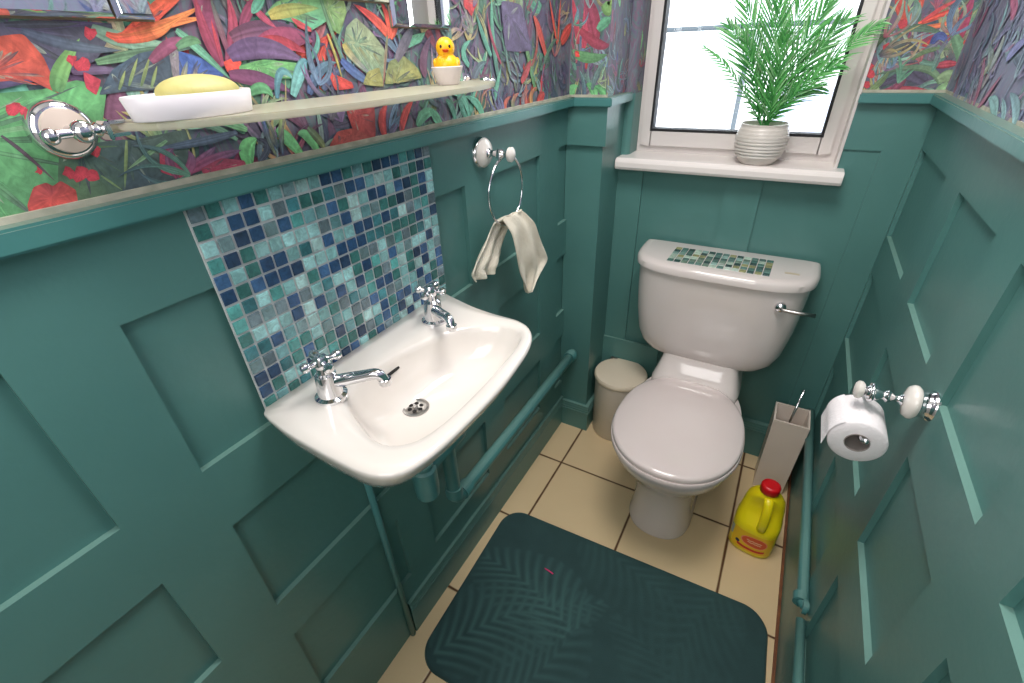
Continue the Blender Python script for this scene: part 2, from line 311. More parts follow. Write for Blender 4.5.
def box(bm, x0, x1, y0, y1, z0, z1, mi=0):
    vs = [bm.verts.new((x, y, z)) for x in (x0, x1) for y in (y0, y1) for z in (z0, z1)]
    for f in ((0, 1, 3, 2), (4, 6, 7, 5), (0, 4, 5, 1), (2, 3, 7, 6), (0, 2, 6, 4), (1, 5, 7, 3)):
        bm.faces.new([vs[i] for i in f]).material_index = mi
def loft(bm, rings, cap0=True, cap1=True, closed=True):
    rv = [[bm.verts.new(p) for p in r] for r in rings]
    n = len(rv[0])
    for a, b in zip(rv, rv[1:]):
        for i in range(n if closed else n - 1):
            j = (i + 1) % n
            bm.faces.new((a[i], a[j], b[j], b[i]))
    if cap0: bm.faces.new(list(reversed(rv[0])))
    if cap1: bm.faces.new(rv[-1])
    return rv
def basis(d):
    d = V(d).normalized(); u = d.orthogonal().normalized(); return u, d.cross(u), d
def lathe(bm, prof, c=(0, 0, 0), d=(0, 0, 1), n=32, cap0=True, cap1=True):
    """prof: list of (radius, distance along d)"""
    u, w, d = basis(d); c = V(c)
    loft(bm, [[c + d * h + (u * math.cos(2 * PI * i / n) + w * math.sin(2 * PI * i / n)) * max(r, 1e-5) for i in range(n)] for r, h in prof], cap0, cap1)
def tube(bm, pts, r, n=12, cap=True):
    pts = [V(p) for p in pts]; rr = r if isinstance(r, (list, tuple)) else [r] * len(pts)
    rings = []; u = None
    for i, p in enumerate(pts):
        d = (pts[min(i + 1, len(pts) - 1)] - pts[max(i - 1, 0)]).normalized()
        if u is None: u = d.orthogonal().normalized()
        u = (u - d * u.dot(d)).normalized(); w = d.cross(u)
        rings.append([p + (u * math.cos(2 * PI * k / n) + w * math.sin(2 * PI * k / n)) * rr[i] for k in range(n)])
    loft(bm, rings, cap, cap)
def bend(pts, r=0.03, n=6):
    """round the inner corners of a polyline"""
    pts = [V(p) for p in pts]; out = [pts[0]]
    for a, b, c in zip(pts, pts[1:], pts[2:]):
        p = b + (a - b).normalized() * min(r, (a - b).length * .45); q = b + (c - b).normalized() * min(r, (c - b).length * .45)
        for i in range(n + 1):
            t = i / n; out.append(p * (1 - t) ** 2 + b * 2 * t * (1 - t) + q * t * t)
    return out + [pts[-1]]
def ball(bm, c, r, n=16):
    bmesh.ops.create_uvsphere(bm, u_segments=n, v_segments=n // 2 + 2, radius=r, matrix=Matrix.Translation(c))
def ellipsoid(bm, c, s, n=24, rot=None):
    M = Matrix.Translation(c) @ (rot.to_matrix().to_4x4() if rot else Matrix()) @ Matrix.Diagonal((*s, 1))
    bmesh.ops.create_uvsphere(bm, u_segments=n, v_segments=n // 2 + 2, radius=1, matrix=M)
def sup(t, a, b, e):
    c, s = math.cos(t), math.sin(t)
    return a * math.copysign(abs(c) ** (2 / e), c), b * math.copysign(abs(s) ** (2 / e), s)
def torus(bm, c, R, r, axis, n=40, k=10, a0=0, a1=2 * PI):
    u, w, d = basis(axis)
    full = abs(a1 - a0 - 2 * PI) < 1e-6
    pts = [V(c) + (u * math.cos(a0 + (a1 - a0) * i / n) + w * math.sin(a0 + (a1 - a0) * i / n)) * R for i in range(n + (0 if full else 1))]
    if full:
        rings = []
        for p in pts:
            e = (p - V(c)).normalized()
            rings.append([p + (e * math.cos(2 * PI * j / k) + d * math.sin(2 * PI * j / k)) * r for j in range(k)])
        rv = [[bm.verts.new(p) for p in q] for q in rings]
        for i in range(n):
            a, b = rv[i], rv[(i + 1) % n]
            for j in range(k): bm.faces.new((a[j], a[(j + 1) % k], b[(j + 1) % k], b[j]))
    else: tube(bm, pts, r, k)
NB = bmesh.new

# ------------------------------------------------------------------ materials
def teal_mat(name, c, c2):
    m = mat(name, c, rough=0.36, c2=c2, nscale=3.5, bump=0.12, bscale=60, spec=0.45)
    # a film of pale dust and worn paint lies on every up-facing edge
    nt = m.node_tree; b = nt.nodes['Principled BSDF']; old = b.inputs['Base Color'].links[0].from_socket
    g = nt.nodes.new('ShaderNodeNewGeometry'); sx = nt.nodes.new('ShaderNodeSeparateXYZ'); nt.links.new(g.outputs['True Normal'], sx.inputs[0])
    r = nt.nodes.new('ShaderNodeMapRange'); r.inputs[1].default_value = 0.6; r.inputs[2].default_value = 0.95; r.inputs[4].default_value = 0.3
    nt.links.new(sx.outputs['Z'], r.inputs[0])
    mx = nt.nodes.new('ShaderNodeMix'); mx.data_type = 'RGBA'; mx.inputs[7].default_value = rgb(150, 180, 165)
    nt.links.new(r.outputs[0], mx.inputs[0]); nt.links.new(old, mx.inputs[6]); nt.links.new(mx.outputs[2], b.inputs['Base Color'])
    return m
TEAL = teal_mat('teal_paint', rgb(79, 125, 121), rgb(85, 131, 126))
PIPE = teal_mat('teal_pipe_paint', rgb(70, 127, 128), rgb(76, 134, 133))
CER = mat('white_ceramic', rgb(232, 226, 220), 0.12, c2=rgb(228, 221, 213), nscale=3, coat=0.4)
PAN = mat('toilet_ceramic', rgb(222, 212, 208), 0.08, coat=0.5)
SEAT = mat('seat_plastic', rgb(224, 211, 208), 0.06, coat=0.5)
CHROME = mat('chrome', rgb(225, 225, 228), 0.08, 1.0)
STEEL = mat('brushed_steel', rgb(170, 168, 165), 0.28, 1.0)
WHITE = mat('white_upvc', rgb(214, 207, 204), 0.3)
SILL = mat('sill_gloss', rgb(238, 230, 226), 0.2, coat=0.2)
BLACK = mat('black_rubber', rgb(20, 20, 24), 0.6)
DARK = mat('dark_hole', rgb(14, 12, 10), 0.7)
CREAM = mat('cream_metal', rgb(232, 218, 196), 0.35, c2=rgb(226, 210, 186), nscale=5)
BINM = mat('bin_body', rgb(214, 204, 190), 0.3)
BRUSHW = mat('brush_holder_white', rgb(222, 208, 196), 0.3)
YEL = mat('yellow_plastic', rgb(246, 228, 22), 0.3, sss=0.15)
REDP = mat('red_plastic', rgb(205, 16, 26), 0.35)
PAPER = mat('tissue_paper', rgb(240, 234, 236), 0.9, bump=0.3, bscale=200)
CARD = mat('cardboard', rgb(150, 140, 135), 0.9)
TOWEL = mat('towel_cotton', rgb(240, 232, 214), 0.95, c2=rgb(228, 218, 198), nscale=20, bump=0.8, bscale=260)
GLAZE = mat('pot_glaze', rgb(206, 198, 188), 0.3, c2=rgb(216, 210, 204), nscale=4)
SOIL = mat('soil', rgb(50, 40, 30), 0.95, bump=1, bscale=120)
FROND = vcol_mat('palm_leaf', 0.45, 0.2)
SOAP = mat('soap', rgb(200, 192, 128), 0.5, c2=rgb(186, 178, 108), nscale=30, bump=0.3, bscale=50, sss=0.15)
DUCK = mat('duck_rubber', rgb(250, 186, 10), 0.35, sss=0.1)
ORANGE = mat('duck_beak', rgb(226, 80, 24), 0.4)
MIRROR = mat('mirror_silver', rgb(235, 238, 240), 0.02, 1.0)
GLASSEDGE = mat('frosted_glass', rgb(208, 204, 182), 0.3, c2=rgb(196, 192, 168), nscale=4)
_n = GLASSEDGE.node_tree; _x = _n.nodes.new('ShaderNodeMixShader'); _x.inputs[0].default_value = .40; _t = _n.nodes.new('ShaderNodeBsdfTransparent')
_n.links.new(_n.nodes['Principled BSDF'].outputs[0], _x.inputs[1]); _n.links.new(_t.outputs[0], _x.inputs[2]); _n.links.new(_x.outputs[0], _n.nodes['Material Output'].inputs[0])
GROUT = mat('grout', rgb(196, 200, 200), 0.8, bump=0.4, bscale=150)
MOSAIC = vcol_mat('mosaic_glass', 0.25, 0.35, coat=0.15)
WPM = vcol_mat('wallpaper_leaves', 0.6, 0.28, gain=1.0)
PINK = mat('pink_thread', rgb(235, 70, 130), 0.8)
BROWN = mat('brown_sealant', rgb(128, 80, 48), 0.7, c2=rgb(105, 62, 38), nscale=30)
CEIL = mat('ceiling_white', rgb(235, 232, 226), 0.8)
HOUSEW = mat('render_white', rgb(245, 245, 245), 0.9, c2=rgb(236, 238, 240), nscale=2)
GREYP = mat('grey_pipe', rgb(88, 96, 102), 0.8, spec=.1)
ROOFM = mat('roof_pale', rgb(225, 230, 236), 0.9)

def wp_ground(hz=0.0, hc='8a90ac'):
    hx = lambda h, _o=globals()['hx']: tuple(a * (1 - hz) + b * hz for a, b in zip(_o(h), _o(hc)))
    m = bpy.data.materials.new('wallpaper_ground'); m.use_nodes = True
    nt = m.node_tree; b = nt.nodes['Principled BSDF']; b.inputs['Roughness'].default_value = 0.6
    tc = nt.nodes.new('ShaderNodeTexCoord'); mp = nt.nodes.new('ShaderNodeMapping'); mp.inputs['Scale'].default_value = (16, 16, 5)
    nt.links.new(tc.outputs['Object'], mp.inputs['Vector'])
    n = nt.nodes.new('ShaderNodeTexNoise'); n.inputs['Scale'].default_value = 1.0; n.inputs['Detail'].default_value = 7; n.inputs['Distortion'].default_value = 2.5
    nt.links.new(mp.outputs[0], n.inputs['Vector'])
    r = nt.nodes.new('ShaderNodeValToRGB'); e = r.color_ramp
    e.elements[0].position = 0.28; e.elements[0].color = hx('5c5a6a'); e.elements[1].position = 0.75; e.elements[1].color = hx('9490a4')
    for p, c in ((0.4, '68607a'), (0.47, '607478'), (0.53, '785c74'), (0.6, '6c7c84'), (0.67, '7c5c6c')):
        k = e.elements.new(p); k.color = hx(c)
    nt.links.new(n.outputs['Fac'], r.inputs[0]); nt.links.new(r.outputs[0], b.inputs['Base Color'])
    return m
WPG = wp_ground(); WPG2 = wp_ground(.55)  # second ground is for the right wall, with its pale glare mixed into the colours

def floor_mat(tx, ty, s, gw=0.0075):
    m = bpy.data.materials.new('floor_tiles'); m.use_nodes = True
    nt = m.node_tree; b = nt.nodes['Principled BSDF']
    g = nt.nodes.new('ShaderNodeNewGeometry'); sx = nt.nodes.new('ShaderNodeSeparateXYZ'); nt.links.new(g.outputs['Position'], sx.inputs[0])
    def M(op, a, bb=None, c=None):
        n = nt.nodes.new('ShaderNodeMath'); n.operation = op
        for i, x in enumerate((a, bb, c)):
            if x is None: continue
            if isinstance(x, (int, float)): n.inputs[i].default_value = x
            else: nt.links.new(x, n.inputs[i])
        return n.outputs[0]
    ds = []; ids = []
    for ax, o in (('X', tx), ('Y', ty)):
        u = M('DIVIDE', M('SUBTRACT', sx.outputs[ax], o - 20 * s), s)
        f = M('FRACT', u); ids.append(M('FLOOR', u))
        ds.append(M('MULTIPLY', M('MINIMUM', f, M('SUBTRACT', 1.0, f)), s))
    d = M('MINIMUM', ds[0], ds[1])
    tc = nt.nodes.new('ShaderNodeTexNoise'); tc.inputs['Scale'].default_value = 9; tc.inputs['Detail'].default_value = 6
    nt.links.new(g.outputs['Position'], tc.inputs['Vector'])
    dd = M('ADD', d, M('MULTIPLY', M('SUBTRACT', tc.outputs['Fac'], 0.5), 0.004))
    mask = nt.nodes.new('ShaderNodeMapRange'); mask.inputs[1].default_value = gw * 0.25; mask.inputs[2].default_value = gw * 0.75
    nt.links.new(dd, mask.inputs[0])
    wn = nt.nodes.new('ShaderNodeTexWhiteNoise'); wn.noise_dimensions = '2D'
    cb = nt.nodes.new('ShaderNodeCombineXYZ'); nt.links.new(ids[0], cb.inputs[0]); nt.links.new(ids[1], cb.inputs[1]); nt.links.new(cb.outputs[0], wn.inputs['Vector'])
    mx1 = nt.nodes.new('ShaderNodeMix'); mx1.data_type = 'RGBA'; mx1.inputs[6].default_value = rgb(226, 202, 162); mx1.inputs[7].default_value = rgb(214, 188, 146)
    nt.links.new(M('MULTIPLY', M('ADD', wn.outputs['Value'], tc.outputs['Fac']), 0.5), mx1.inputs[0])
    mx = nt.nodes.new('ShaderNodeMix'); mx.data_type = 'RGBA'; mx.inputs[6].default_value = rgb(92, 60, 36)
    nt.links.new(mask.outputs[0], mx.inputs[0]); nt.links.new(mx1.outputs[2], mx.inputs[7])
    nt.links.new(mx.outputs[2], b.inputs['Base Color'])
    b.inputs['Roughness'].default_value = 0.32
    bp = nt.nodes.new('ShaderNodeBump'); bp.inputs['Distance'].default_value = 0.002; bp.inputs['Strength'].default_value = 0.6
    nt.links.new(mask.outputs[0], bp.inputs['Height']); nt.links.new(bp.outputs[0], b.inputs['Normal'])
    return m

def mat_rug():
    m = bpy.data.materials.new('plush_pile'); m.use_nodes = True
    nt = m.node_tree; b = nt.nodes['Principled BSDF']; b.inputs['Roughness'].default_value = 0.85
    b.inputs['Sheen Weight'].default_value = 0.25; b.inputs['Sheen Roughness'].default_value = 0.5; b.inputs['Sheen Tint'].default_value = rgb(120, 170, 165)
    a = nt.nodes.new('ShaderNodeAttribute'); a.attribute_name = 'Col'
    tc = nt.nodes.new('ShaderNodeTexCoord')
    n = nt.nodes.new('ShaderNodeTexNoise'); n.inputs['Scale'].default_value = 14; n.inputs['Detail'].default_value = 6
    nt.links.new(tc.outputs['Object'], n.inputs['Vector'])
    mx = nt.nodes.new('ShaderNodeMix'); mx.data_type = 'RGBA'; mx.inputs[6].default_value = rgb(30, 58, 60); mx.inputs[7].default_value = rgb(62, 98, 97)
    s = nt.nodes.new('ShaderNodeMath'); s.operation = 'MULTIPLY_ADD'; s.inputs[1].default_value = 0.45; nt.links.new(n.outputs['Fac'], s.inputs[0])
    h = nt.nodes.new('ShaderNodeMath'); h.operation = 'MULTIPLY'; h.inputs[1].default_value = 0.95; nt.links.new(a.outputs['Fac'], h.inputs[0])
    nt.links.new(h.outputs[0], s.inputs[2]); nt.links.new(s.outputs[0], mx.inputs[0]); nt.links.new(mx.outputs[2], b.inputs['Base Color'])
    f = nt.nodes.new('ShaderNodeTexNoise'); f.inputs['Scale'].default_value = 500; nt.links.new(tc.outputs['Object'], f.inputs['Vector'])
    bp = nt.nodes.new('ShaderNodeBump'); bp.inputs['Distance'].default_value = 0.003; bp.inputs['Strength'].default_value = 0.6
    nt.links.new(f.outputs['Fac'], bp.inputs['Height']); nt.links.new(bp.outputs[0], b.inputs['Normal'])
    return m
RUG = mat_rug()

# ------------------------------------------------------------------ room
W = 0.95; D = 1.69; Y0 = -0.62; H = 2.35; ZD = 1.308; ZT = 1.333; PX = 0.122; PY = 1.50
TH = 0.007
bm = NB(); box(bm, -0.2, W + 0.2, Y0 - 0.1, D + 0.2, -0.08, 0); struct('floor', bm, floor_mat(0.1161, 1.2621, 0.3275))
bm = NB(); box(bm, -0.2, W + 0.2, Y0 - 0.1, D + 0.2, H, H + 0.08); struct('ceiling', bm, CEIL)

ROWS = [(0.23, 0.468), (0.582, 0.819), (0.945, 1.197)]
ROWSR = [(0.24, 0.50), (0.615, 0.85), (0.965, 1.202)]
def panels(bm, xf, xb, ys, y0, y1, rows, ztop):
    """rails and stiles between recessed panels on a side wall; xf front face, xb recess face"""
    a, b = min(xf, xb), max(xf, xb)
    zs = [0] + [z for r in rows for z in r] + [ztop]
    for i in range(0, len(zs), 2): box(bm, a, b, y0, y1, zs[i], zs[i + 1])
    edges = [y0] + [y for p in ys for y in p] + [y1]
    for z0, z1 in rows:
        for i in range(0, len(edges), 2):
            if edges[i + 1] - edges[i] > 1e-4: box(bm, a, b, edges[i], edges[i + 1], z0, z1)
bm = NB(); box(bm, -0.15, -TH, Y0, D + 0.15, 0, ZT - 0.005)
panels(bm, 0.004, -TH, [(-0.5, -0.3), (-0.2, 0.0684), (0.178, 0.49), (0.60, 0.902), (1.023, 1.291), (1.426, 1.5)], Y0, 1.5, ROWS, ZD)
wl = struct('wall_left', bm, TEAL)
bm = NB(); box(bm, W + TH, W + 0.15, Y0, D + 0.15, 0, ZT - 0.005)
panels(bm, W - 0.004, W + TH, [(-0.5, -0.3), (-0.22, -0.02), (0.1, 0.461), (0.565, 0.814), (0.936, 1.198), (1.329, D - 0.02)], Y0, D, ROWSR, ZD)
wr = struct('wall_right', bm, TEAL)
# back wall below the wallpaper: open above the sill
OX0, OX1, OZ0, OZ1 = 0.15, 0.768, 1.10, 2.1
bm = NB()
box(bm, -0.006, W + 0.01, D, D + 0.15, 0, OZ0)
box(bm, OX1, W + 0.01, D, D + 0.15, OZ0, ZT - 0.005)
def rounded_left(bm, z0, z1):
    pts = [(0.0, D), (OX0 - 0.018, D)]
    for i in range(1, 9):
        a = PI / 2 * i / 8; pts.append((OX0 - 0.018 + 0.018 * math.sin(a), D + 0.02 - 0.02 * math.cos(a)))
    pts += [(OX0, D + 0.15), (0.0, D + 0.15)]
    loft(bm, [[V((x, y, z)) for x, y in pts] for z in (z0, z1)])
rounded_left(bm, OZ0, ZT - 0.005)
# boards fixed on the back wall
for x0, x1 in ((PX, 0.212), (0.487, 0.592)): box(bm, x0, x1, D - 0.012, D, 0.15, OZ0 - 0.005)
box(bm, 0.862, W - 0.003, D - 0.005, D, 0.15, 1.19); box(bm, OX1, W - 0.003, D - 0.005, D, 1.19, ZD)
box(bm, PX, 0.36, D - 0.022, D - 0.012, 0.15, 0.40)
wb = struct('wall_back', bm, TEAL)
# boxed-in corner
bm = NB(); box(bm, -0.005, PX, PY, D + 0.001, 0, ZT - 0.005)
box(bm, 0.0, PX + 0.012, PY - 0.012, 1.60, 1.196, ZD)
bx_ = struct('wall_corner', bm, TEAL)
# upper walls
bm = NB(); box(bm, -0.15, 0.0, Y0, D + 0.15, ZT - 0.005, H); wlu = obj('wallpaper', bm, WPG, wl)
bm = NB(); box(bm, W, W + 0.15, Y0, D + 0.15, ZT - 0.005, H); wru = obj('wallpaper', bm, WPG2, wr)
bm = NB(); box(bm, OX1, W + 0.001, D, D + 0.15, ZT - 0.005, H); rounded_left(bm, ZT - 0.005, H); box(bm, OX0 - 0.01, OX1 + 0.01, D, D + 0.15, OZ1, H)
wbu = obj('wallpaper', bm, WPG, wb)
bm = NB(); box(bm, -0.005, PX, PY, D + 0.001, ZT - 0.005, H); bxu = obj('wallpaper', bm, WPG, bx_)
# front wall with a white door, behind the camera
bm = NB(); box(bm, -0.15, W + 0.15, Y0 - 0.1, Y0, 0, H); struct('wall_front', bm, TEAL)
bm = NB(); box(bm, 0.12, 0.84, Y0, Y0 + 0.03, 0, 2.0); box(bm, 0.2, 0.42, Y0 + 0.03, Y0 + 0.04, 1.1, 1.85); box(bm, 0.54, 0.76, Y0 + 0.03, Y0 + 0.04, 1.1, 1.85); box(bm, 0.2, 0.76, Y0 + 0.03, Y0 + 0.04, 0.2, 0.9)
dr = struct('door_1', bm, WHITE, bev=0.004)
bm = NB(); lathe(bm, [(0.012, 0), (0.012, 0.04), (0.028, 0.05), (0.03, 0.07), (0.0, 0.085)], (0.19, Y0 + 0.03, 1.0), (0, 1, 0)); obj('door_handle', bm, CHROME, dr, smooth=True)
# dado rail
def rail(name, x0, x1, y0, y1):
    bm = NB(); box(bm, x0, x1, y0, y1, ZD, ZT); return struct(name, bm, DADO, bev=0.003)
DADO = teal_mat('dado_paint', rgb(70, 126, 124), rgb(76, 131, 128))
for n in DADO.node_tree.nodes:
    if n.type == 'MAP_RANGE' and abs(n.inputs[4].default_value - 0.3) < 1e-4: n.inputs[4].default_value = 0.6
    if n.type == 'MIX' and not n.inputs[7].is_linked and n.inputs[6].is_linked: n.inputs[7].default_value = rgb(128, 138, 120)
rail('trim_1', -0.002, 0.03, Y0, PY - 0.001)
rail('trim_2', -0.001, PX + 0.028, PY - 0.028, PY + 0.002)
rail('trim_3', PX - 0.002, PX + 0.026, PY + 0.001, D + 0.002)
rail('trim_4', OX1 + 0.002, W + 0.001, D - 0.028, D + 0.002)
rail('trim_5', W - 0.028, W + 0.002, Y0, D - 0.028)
CAULK = mat('dusty_caulk', rgb(190, 186, 170), .8, c2=rgb(158, 158, 142), nscale=40)
for nm, (x0, x1, y0, y1) in (('trim_7', (-.001, .008, Y0, PY - .004)), ('trim_8', (.004, PX + .005, PY - .005, PY + .001)), ('trim_9', (W - .002, W + .001, Y0, D - .001)), ('trim_10', (OX1 + .004, W - .002, D - .002, D + .001))):
    bm = NB(); box(bm, x0, x1, y0, y1, ZT - .001, ZT + .0065); struct(nm, bm, CAULK)
for nm, x0, x1 in (('trim_11', PX + .003, .212), ('trim_12', .487, .592)):
    bm = NB(); box(bm, x0, x1, D - .016, D - .001, 1.0945, 1.1005); struct(nm, bm, CAULK)
# skirting
def skirt(name, x0, x1, y0, y1, h, lip):
    bm = NB(); box(bm, x0, x1, y0, y1, 0, h)
    lx0, lx1, ly0, ly1 = lip
    for k in range(3): box(bm, x0 + lx0 * (3 - k), x1 + lx1 * (3 - k), y0 + ly0 * (3 - k), y1 + ly1 * (3 - k), h - 0.042 + k * 0.012, h - 0.034 + k * 0.012)
    return struct(name, bm, TEAL)
skirt('baseboard_left', -0.003, 0.014, 0.45, PY, 0.145, (0, 0.0006, 0, 0))
skirt('baseboard_corner', 0.0, PX + 0.014, PY - 0.014, D, 0.135, (0, 0.0012, -0.0012, 0))
skirt('baseboard_back', PX + 0.014, W - 0.004, D - 0.02, D + 0.001, 0.165, (0, 0, -0.0012, 0))
bm = NB(); box(bm, W - 0.012, W + 0.001, Y0, D - 0.02, 0, 0.006); struct('trim_6', bm, BROWN)

# ------------------------------------------------------------------ wallpaper print
PALS = ['5fae58', '72cc7c', '58ac88', '2c5c4c', 'a8a850', '24509c', '2a4c5a', '6a6470', 'b0203c', '8c2350', '5c3a64', '3a3450', 'd8401c', 'c8281e', '6cc0a0', '3c6c50', '4c8060', '7c4060', '504868', '385868']
def paint_mesh(name, parent, items, place, clampf, k=1.0, haze=.22, hc='8a8694'):
    """items: (pts, width, c0, c1, kind); place(u, v, lift) -> world point"""
    vs, fs, cs = [], [], []
    base = wpos(parent)
    full = []
    for it in items:
        full.append(it)
        if it[4] == 9 and len(it[0]) < 9:
            q = it[0]; far = max(q, key=lambda p: math.hypot(p[0] - q[0][0], p[1] - q[0][1])); sz = math.hypot(far[0] - q[0][0], far[1] - q[0][1])
            if sz > .03:
                for k in range(len(q) * 3):
                    i = rnd.randrange(len(q)); t = rnd.random(); e = [q[i][x] * (1 - t) + q[(i + 1) % len(q)][x] * t for x in (0, 1)]
                    f0, f1 = rnd.uniform(.05, .35), rnd.uniform(.6, .97)
                    b = [q[0][x] * .75 + far[x] * .25 for x in (0, 1)]
                    full.append(([tuple(b[x] + (e[x] - b[x]) * f0 for x in (0, 1)), tuple(b[x] + (e[x] - b[x]) * f1 for x in (0, 1))], rnd.uniform(.02, .06) * sz, it[3] if k % 2 else it[2], rnd.choice([it[2], it[3], '9aa890', '3c4448']), 0))
    items = full
    for li, (pts, w, c0, c1, kind) in enumerate(items):
        lift = 0.0004 + li * 0.0000016
        a, b = [tuple((1 - haze) * x + haze * y for x, y in zip(hx(c_), hx(hc))) for c_ in (c0, c1)]
        mixc = lambda t, f=1.0: tuple(min(1, (a[i] * (1 - t) + b[i] * t) * f) for i in range(3)) + (1.0,)
        n0 = len(vs)
        if kind == 9:
            cx = sum(p[0] for p in pts) / len(pts); cy = sum(p[1] for p in pts) / len(pts)
            dense = []
            m = len(pts)
            for i in range(m):
                p0, p1, p2, p3 = pts[i - 1], pts[i], pts[(i + 1) % m], pts[(i + 2) % m]
                for q in range(5):
                    t = q / 5; s = 0.16
                    h = [0.0, 0.0]
                    for ax in (0, 1):
                        m1 = (p2[ax] - p0[ax]) * s; m2 = (p3[ax] - p1[ax]) * s
                        h[ax] = (2 * t ** 3 - 3 * t * t + 1) * p1[ax] + (t ** 3 - 2 * t * t + t) * m1 + (-2 * t ** 3 + 3 * t * t) * p2[ax] + (t ** 3 - t * t) * m2
                    dense.append(h)
            rings = [(1.0, 0.9), (0.85, 1.0), (0.45, 1.06)]
            mm = len(dense)
            for r, f in rings:
                for i, p in enumerate(dense):
                    u, v = clampf(cx + (p[0] - cx) * r, cy + (p[1] - cy) * r)
                    vs.append(place(u, v, lift) - base); cs.append(mixc(0.5 + 0.5 * math.sin(i / mm * 2 * PI), f * (0.78 + 0.44 * rnd.random())))
            vs.append(place(*clampf(cx, cy), lift) - base); cs.append(mixc(0.5, 1.15))
            for r in range(2):
                for i in range(mm):
                    j = (i + 1) % mm; fs.append((n0 + r * mm + i, n0 + r * mm + j, n0 + (r + 1) * mm + j, n0 + (r + 1) * mm + i))
            for i in range(mm): fs.append((n0 + 2 * mm + i, n0 + 2 * mm + (i + 1) % mm, n0 + 3 * mm))
            continue
        if len(pts) == 2: pts = [pts[0], ((pts[0][0] + pts[1][0]) / 2, (pts[0][1] + pts[1][1]) / 2), pts[1]]
        p0, pm, p1 = pts[0], pts[1], pts[-1]
        ctrl = (2 * pm[0] - (p0[0] + p1[0]) / 2, 2 * pm[1] - (p0[1] + p1[1]) / 2)
        N = 10; cols = [rnd.uniform(.7, 1.3) for _ in range(8)]; cols[0] *= .85; cols[-1] *= .8
        for i in range(N + 1):
            t = i / N
            q = [(1 - t) ** 2 * p0[x] + 2 * t * (1 - t) * ctrl[x] + t * t * p1[x] for x in (0, 1)]
            d = [2 * (1 - t) * (ctrl[x] - p0[x]) + 2 * t * (p1[x] - ctrl[x]) for x in (0, 1)]
            L = math.hypot(*d) or 1; nx, ny = -d[1] / L, d[0] / L
            ww = w * 0.5 * (math.sin(PI * min(1, 0.12 + t * 0.88) ** 0.9) ** 0.75 if t < 1 else 0.0)
            st = 0.9 + 0.2 * rnd.random()
            for j, f in zip((-1, -.7, -.4, -.12, .12, .4, .7, 1), cols):
                u, v = clampf(q[0] + nx * ww * j, q[1] + ny * ww * j)
                vs.append(place(u, v, lift) - base); cs.append(mixc(t, f * st))
        for i in range(N):
            for j in range(7):
                x = n0 + i * 8 + j; fs.append((x, x + 1, x + 9, x + 8))
    me = bpy.data.meshes.new(name); me.from_pydata([tuple(v) for v in vs], [], fs)
    at = me.color_attributes.new('Col', 'FLOAT_COLOR', 'POINT')
    at.data.foreach_set('color', [x for c in cs for x in c])
    me.materials.append(WPM)
    o = bpy.data.objects.new(name, me); o.parent = parent; col.objects.link(o)
    return o
def scatter(n, u0, u1, v0, v1, smin=0.05, smax=0.15, PALS=PALS):
    out = []
    for i in range(n):
        u, v = rnd.uniform(u0, u1), rnd.uniform(v0 - 0.03, v1)
        fan = rnd.randint(2, 5); ca, cb = rnd.sample(PALS, 2); L = rnd.uniform(smin, smax); a0 = rnd.uniform(-1.2, 1.2)
        for k in range(fan):
            a = a0 + (k - fan / 2) * rnd.uniform(0.2, 0.5); l = L * rnd.uniform(.6, 1.1)
            bendv = rnd.uniform(-.25, .25) * l
            p1 = (u + math.sin(a) * l, v + math.cos(a) * l); pm = (u + math.sin(a) * l * .5 + math.cos(a) * bendv, v + math.cos(a) * l * .5 - math.sin(a) * bendv)
            out.append(([(u, v), pm, p1], rnd.uniform(.10, .26) * l, ca, cb if k % 2 else ca, 0))
    return out
DULL = ['3c6c50', '4c8060', '385868', '504868', '5c3a64', '6a6470', '2c5c4c', '4a4058', '7c4060', '44685c', '5a8c74', '6c3450', '34405c', '7a7488']
PALE = ['7c88a8', '8c84a8', '6c8ca0', '8cb4b0', '9a6c8c', 'a8a890', '6c6490', '5c7c98', 'b04868', '88a098']
def blades(n, u0, u1, v0, v1, pal):
    # fine grass-like strokes fanning out of a point
    out = []
    for i in range(n):
        u, v = rnd.uniform(u0, u1), rnd.uniform(v0 - .02, v1); a0 = rnd.uniform(-1, 1); c = rnd.sample(pal, 2)
        for k in range(rnd.randint(3, 6)):
            a = a0 + rnd.uniform(-.6, .6); l = rnd.uniform(.03, .10); b = rnd.uniform(-.3, .3) * l
            out.append(([(u, v), (u + math.sin(a) * l * .5 + math.cos(a) * b, v + math.cos(a) * l * .5 - math.sin(a) * b), (u + math.sin(a) * l, v + math.cos(a) * l)], rnd.uniform(.003, .009), c[0], c[1], 0))
    return out
BL = ['8cc4a0', '5c9c7c', 'a0b080', '6c8cac', '3c5c70', 'b04858', '7c5c88', '4c8c64', '90a8a8', 'c8b868', '3c3c54', '2c4c48']
def mine(p): return [(pts, w, c0, c1, k) for (q, pts, w, c0, c1, k) in WP if q == p]
cl = lambda a, b: (lambda u, v: (min(max(u, a), b), min(max(v, ZT + 0.0005), H - 0.05)))
paint_mesh('leaf_print', wlu, scatter(110, Y0 + 0.1, 1.48, 1.31, 2.05) + scatter(150, 0.1, 1.49, 1.31, 1.62, .03, .09, DULL) + blades(110, .1, 1.49, ZT, 1.6, BL) + mine('L') + blades(12, .1, 1.49, ZT, 1.56, BL), lambda u, v, e: V((e, u, v)), cl(Y0 + 0.01, PY - 0.002))
